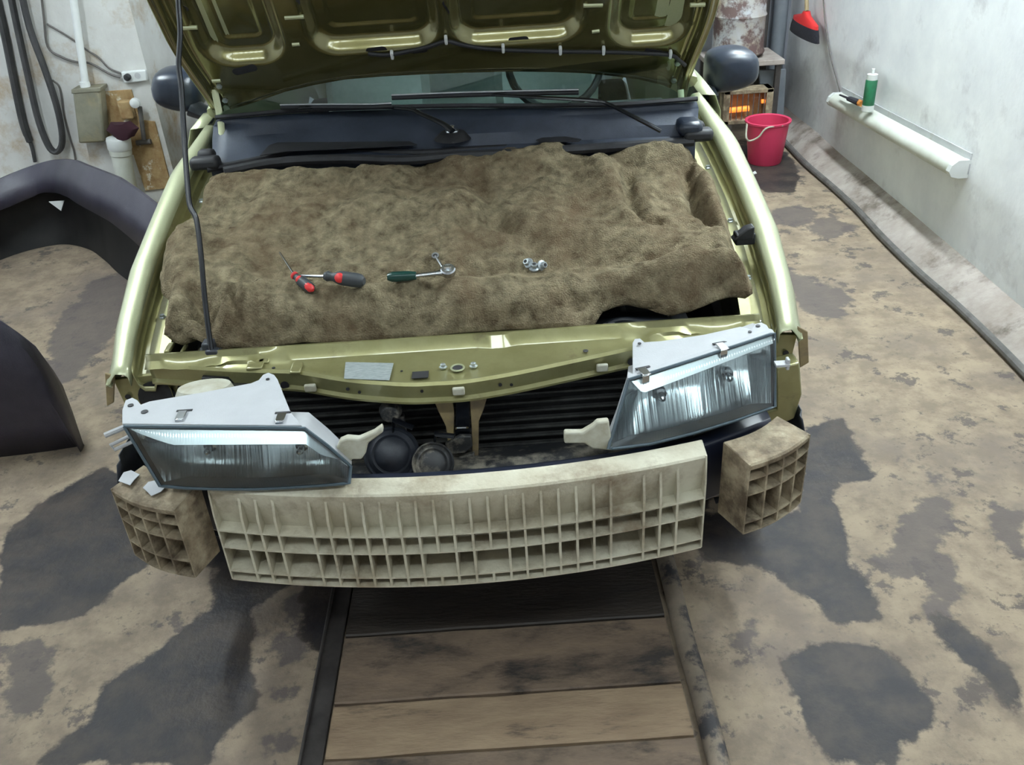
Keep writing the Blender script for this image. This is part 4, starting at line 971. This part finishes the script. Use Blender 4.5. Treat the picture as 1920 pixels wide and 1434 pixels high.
q = [onw(*p, .10) for p in [(135, 172), (186, 168), (196, 267), (147, 270)]]; build('box_body', MB().prism(q, (0, .095, 0)), 'olive_box', t, mods=[('bevel', .012)])
q = [onw(*p, .104) for p in [(133, 168), (188, 164), (189, 172), (134, 176)]]; build('box_lid', MB().prism(q, (0, .10, 0)), 'olive_box', t, mods=[('bevel', .003)])
t = thing('power_socket', 'double wall socket with black plug on left pier', 'socket', onw(252, 145))
q = [onw(*p, .03) for p in [(226, 135), (272, 131), (276, 152), (232, 157)]]; build('socket_body', MB().prism(q, (0, .03, 0)), 'white_plastic', t, mods=[('bevel', .006)])
build('plug', MB().lathe(onw(240, 144, .03), [(.018, 0), (.018, .02), (.012, .028)], 14, rot('X', 90)), 'rubber', t, label='black plug')
build('outlet', MB().lathe(onw(258, 142, .031), [(.016, 0), (.016, .001)], 16, rot('X', 90)), 'grey_plastic', t)
def wire(label, px, r, off, m='wire', Y=None, X=None, loc=None):
    P_ = smooth_line([at(x, y, X=X) if X else onw(x, y, off) for x, y in px], 40); o = build('cable', MB().tube(P_, r, 6), m, loc=P_[20]); tag(o, label, 'cable'); return o
wire('thin dark cable curving from the top to the wall socket', [(74, -40), (82, 30), (90, 88), (118, 108), (142, 116), (170, 119), (205, 138), (226, 145)], .006, .02)
wire('thin cable crossing behind the pale pipe to the socket', [(88, 45), (130, 70), (160, 92), (185, 108), (205, 128), (228, 138)], .005, .012)
wire('long thin cable drooping down left wall past the tan box', [(98, 150), (112, 165), (120, 215), (132, 262), (140, 290), (146, 345)], .005, .012)
t = thing('water_filter', 'white cylindrical water filter on left pier, maroon rag on top', 'water filter', onw(235, 355, .10))
a, b = onw(222, 262, .10), onw(245, 385, .10); R = align(b-a); L_ = (b-a).length
build('filter_bowl', MB().lathe(a, [(.060, .05), (.058, .08), (.053, .085), (.050, L_-.03), (.040, L_)], 28, R), 'old_white', t)
build('filter_cap', MB().lathe(a, [(.03, -.02), (.062, -.01), (.064, .0), (.064, .045), (.060, .052)], 28, R), 'white_plastic', t)
c = onw(230, 247, .12); mb = MB(); rows = []
for j in range(7):
    rows.append([c+Vector(((.085-.012*abs(j-3))*math.cos(a_)*(1+.15*math.sin(3*a_)), .03*math.sin(a_), -.035+j*.014+.006*math.cos(2*a_))) for a_ in [2*math.pi*k/16 for k in range(16)]])
mb.grid(rows, True); mb.f.append(tuple(range(len(mb.v)-16, len(mb.v))))
rg = build('rag', mb, 'maroon', loc=c); tag(rg, 'dark maroon rag bunched on top of the water filter', 'rag')
t = thing('water_tap', 'small grey pipe fitting with white knob beside water filter', 'tap', onw(262, 262, .06))
build('tap_pipe', MB().tube([onw(256, 268, .03), onw(283, 265, .03)], .014, 10).tube([onw(262, 200, .05), onw(270, 262, .05)], .012, 10), 'hose_grey', t)
build('tap_knob', MB().lathe(onw(253, 193, .08), [(.01, -.02), (.026, -.01), (.026, .01), (.01, .02)], 16, rot('X', 90)), 'white_plastic', t, label='white knob')
build('tap_valve', MB().box(onw(237, 205, .04), (.07, .05, .10)), 'rust', t, mods=[('bevel', .01)])
# ================================================================== RIGHT WALL FITTINGS
def wx(px, py, off=0): return at(px, py, X=XR-off)
# wall fluorescent fitting (unlit)
a, b = wx(1560, 186, .05), wx(1795, 318, .05); d = (b-a).normalized()
t = thing('wall_lamp', 'unlit white tube lamp fitting mounted low on right wall', 'wall lamp', (a+b)/2+Vector((.05, 0, 0)))
def sect(p): 
    return [p+Vector(q) for q in ((.05, 0, .034), (.0, 0, .034), (-.022, 0, .016), (-.03, 0, -.008), (-.018, 0, -.028), (.01, 0, -.036), (.05, 0, -.036))]
mb = MB().grid([sect(a+d*.02), sect(b-d*.02)], True); build('diffuser', mb, 'old_white', t, smooth=50)
for p, q in ((a, a+d*.03), (b-d*.03, b)):
    mb = MB(); s0, s1 = [[v+(v-p_)*.06 for v in sect(p_)] for p_ in (p, q)]; mb.grid([s0, s1], True); mb.f += [tuple(range(7)), tuple(range(7, 14))]
    build('end_cap', mb, 'white_plastic', t, smooth=20)
build('back_plate', MB().box((a+b)/2+Vector((.047, 0, .02)), (.005, (b-a).length, .084), align(d) @ rot('X', -90)), 'grey_plastic', t)
# green can standing on the fitting
base = wx(1626, 208, .07); topc = wx(1632, 140, .07)
t = thing('spray_can', 'green printed can with white cap standing on wall lamp', 'can', base)
hh = .20; build('can_body', MB().lathe(base, [(.026, 0), (.028, .004), (.028, .145), (.025, .15)], 24), 'green_can', t)
build('can_band', MB().lathe(base, [(.0285, .002), (.0285, .03)], 24), 'white_plastic', t, label='white lower band')
build('can_cap', MB().lathe(base, [(.025, .15), (.025, .175), (.008, .178), (.008, .20)], 20), 'white_plastic', t)
a, b = wx(1575, 178, .07), wx(1612, 193, .07)
t = thing('paint_brush', 'dark hand brush with orange end lying on wall lamp', 'brush', (a+b)/2)
build('handle', MB().tube([a, a.lerp(b, .4), a.lerp(b, .5), b], [.006, .008, .018, .022], 10, flat=.7), 'bristle', t)
build('ferrule', MB().tube([b.lerp(a, .05), b+(b-a)*.12], .016, 8), 'orange_clip', t, label='orange end')
wire('thin grey wire hanging down right wall to the wall lamp', [(1542, -40), (1546, 30), (1556, 100), (1566, 140), (1576, 176)], .004, 0, X=XR-.01)
# broom
t = thing('broom', 'red broom head with black bristles hanging on right wall', 'broom', wx(1510, 40, .06))
a, b = wx(1489, 35, .07), wx(1534, 42, .07); m_ = (a+b)/2
build('broom_stick', MB().tube([m_+Vector((0, 0, .05)), wx(1512, -120, .05)], .012, 10), 'tan_metal', t)
L2 = (b-a).length
mb = MB(); rows = []
for z, hx, hy in ((.05, .025, .02), (.03, .06, .022), (.0, L2/2, .028), (-.02, L2/2+.005, .03)):
    rows.append([m_+Vector((hy*math.sin(q), -hx*math.cos(q), z)) for q in [2*math.pi*k/20 for k in range(20)]])
mb.grid(rows, True); mb.f += [tuple(range(20)), tuple(range(60, 80))]; build('broom_head', mb, 'red', t)
mb = MB(); rows = []
for z, f in ((-.018, 1.0), (-.05, 1.1), (-.085, 1.15)):
    rows.append([m_+Vector((.032*f*math.sin(q), -(L2/2+.005)*f*math.cos(q), z)) for q in [2*math.pi*k/20 for k in range(20)]])
mb.grid(rows, True); mb.f += [tuple(range(20)), tuple(range(40, 60))]; build('broom_bristles', mb, 'bristle', t)
# hose along the skirting
P_ = smooth_line([Vector((XR-.15+.01*math.sin(k*1.7), lerp(1.2, 5.6, k/12), .016)) for k in range(13)], 80)
o = build('floor_hose', MB().tube(P_, .016, 10), 'hose_grey', loc=P_[40]); tag(o, 'long grey hose lying along foot of the right wall', 'hose')
# bucket
c = at(1433, 303, Z=0)
t = thing('bucket', 'pink plastic bucket with cream handle on wet floor', 'bucket', c)
prof = [(.0, .004), (.085, .004), (.09, .0), (.095, .01), (.118, .225), (.128, .232), (.129, .242), (.124, .245), (.113, .24), (.092, .02), (.0, .016)]
build('pail', MB().lathe(c, prof, 40, cap=False), 'pink', t, smooth=40)
hd = [c+Vector((-.126, -.02, .225)), c+Vector((-.13, -.09, .16)), c+Vector((-.06, -.14, .165)), c+Vector((.0, -.14, .215)), c+Vector((.06, -.10, .235))]
hd = [at(*p, Y=c.y-.13) for p in [(1399, 255), (1405, 264), (1422, 257), (1438, 240), (1446, 226)]]
build('bail_handle', MB().tube(smooth_line([c+Vector((-.124, -.02, .232))]+hd[:4]+[c+Vector((.05, -.115, .236))], 24), .005, 8), 'cream_plastic', t, label='cream bail handle')
# debris scrap
o = build('paper_scrap', MB().prism([at(1408, 325, Z=.002), at(1416, 321, Z=.002), at(1419, 325, Z=.002), at(1411, 328, Z=.002)], (0, 0, .002)), 'white_plastic', loc=at(1412, 325, Z=.002), smooth=0); tag(o, 'small white scrap on wet floor below pink bucket', 'scrap')
# barrel on stand at back right
bb_ = at(1382, 98, Y=5.55); cb_ = Vector((bb_.x, 5.55, bb_.z))
t = thing('barrel', 'flaking white barrel standing at the back right corner', 'barrel', cb_+Vector((0, 0, -.02)))
prof = [(.155, 0), (.16, .01), (.152, .03), (.15, .2), (.157, .215), (.15, .23), (.15, .5), (.157, .515), (.15, .53), (.15, .80), (.155, .82)]
build('drum', MB().lathe(cb_, prof, 36), 'barrel', t)
sy = 5.55
t2 = thing('bench', 'low grimy metal stand under barrel, behind the heater', 'stand', (cb_.x+.02, sy, 0))
build('stand_top', MB().box((cb_.x+.02, sy, cb_.z-.035), (.44, .36, .03)), 'curb', t2, mods=[('bevel', .004)])
for dx in (-.2, .2):
    for dy in (-.15, .15): build('leg', MB().box((cb_.x+.02+dx*.95, sy+dy, (cb_.z-.05)/2), (.03, .03, cb_.z-.05)), 'rail_dark', t2)
# heater with glowing coils
h0 = at(1350, 232, Y=5.30); h1 = at(1447, 165, Y=5.30)
z0, z1 = .0, at(1395, 165, Y=5.30).z; xc = (h0.x+h1.x)/2; wd = h1.x-h0.x
t = thing('electric_heater', 'small electric heater with orange glowing coils behind bucket', 'heater', (xc, 5.30, 0))
zc = (at(1395, 165, Y=5.3).z+at(1395, 228, Y=5.3).z)/2; hh = at(1395, 165, Y=5.3).z-at(1395, 228, Y=5.3).z
mb = MB(); mb.box((xc, 5.36, zc), (wd, .02, hh)); mb.box((xc, 5.31, zc+hh/2-.012), (wd, .12, .024)); mb.box((xc, 5.31, zc-hh/2+.012), (wd, .12, .024)); mb.box((xc-wd/2+.02, 5.31, zc), (.04, .12, hh)); mb.box((xc+wd/2-.02, 5.31, zc), (.04, .12, hh))
hb = build('heater_case', mb, 'absorber_dirty', t, mods=[('bevel', .004)])
build('heater_back', MB().box((xc, 5.345, zc), (wd-.06, .006, hh-.04)), 'rust', hb, smooth=0)
ga = at(1355, 208, Y=5.28); gb = at(1404, 203, Y=5.28)
build('heating_coil', MB().tube([ga, gb], .016, 12), 'glow', t, label='orange glowing coil')
build('heating_coil', MB().tube([at(1428, 190, Y=5.28), at(1438, 189, Y=5.28)], .012, 12), 'glow', t, label='orange glowing coil')
mb = MB()
for k in range(7): x = lerp(xc-wd/2+.05, xc+wd/2-.05, k/6); mb.tube([(x, 5.255, zc-hh/2+.01), (x, 5.255, zc+hh/2-.01)], .003, 6)
build('guard_grille', mb, 'wire', t)
for s in (-1, 1):
    build('foot', MB().box((xc+s*wd*.35, 5.31, (zc-hh/2)/2), (.03, .12, max(.01, zc-hh/2))), 'rail_dark', t)
# grey panel leaning at right corner
q = [at(*p, Y=5.48) for p in [(1424, 132), (1474, 130), (1472, 212), (1450, 216), (1448, 176), (1426, 176)]]
zmin = min(p.z for p in q)
q = [Vector((p.x, p.y, p.z)) for p in q]; q[2].z = 0.0; q[3].z = 0.0
t = build('sheet_metal_panel', MB().prism(q, (0, .02, 0)), 'panel_grey', loc=(q[2].x, 5.48, 0), mods=[('bevel', .002)]); tag(t, 'dull grey sheet metal panel standing in the right corner', 'panel')
for i, (x, m_, lab) in enumerate(((1.60, 'rail_dark', 'dark pipe standing in right back corner'), (1.70, 'panel_grey', 'grey post standing in right back corner'))):
    o = build('corner_post', MB().tube([(x+.10, 5.78, 0), (x+.10, 5.78, 2.4)], .045 if i else .03, 12), m_, loc=(x+.10, 5.78, 0)); tag(o, lab, 'post')
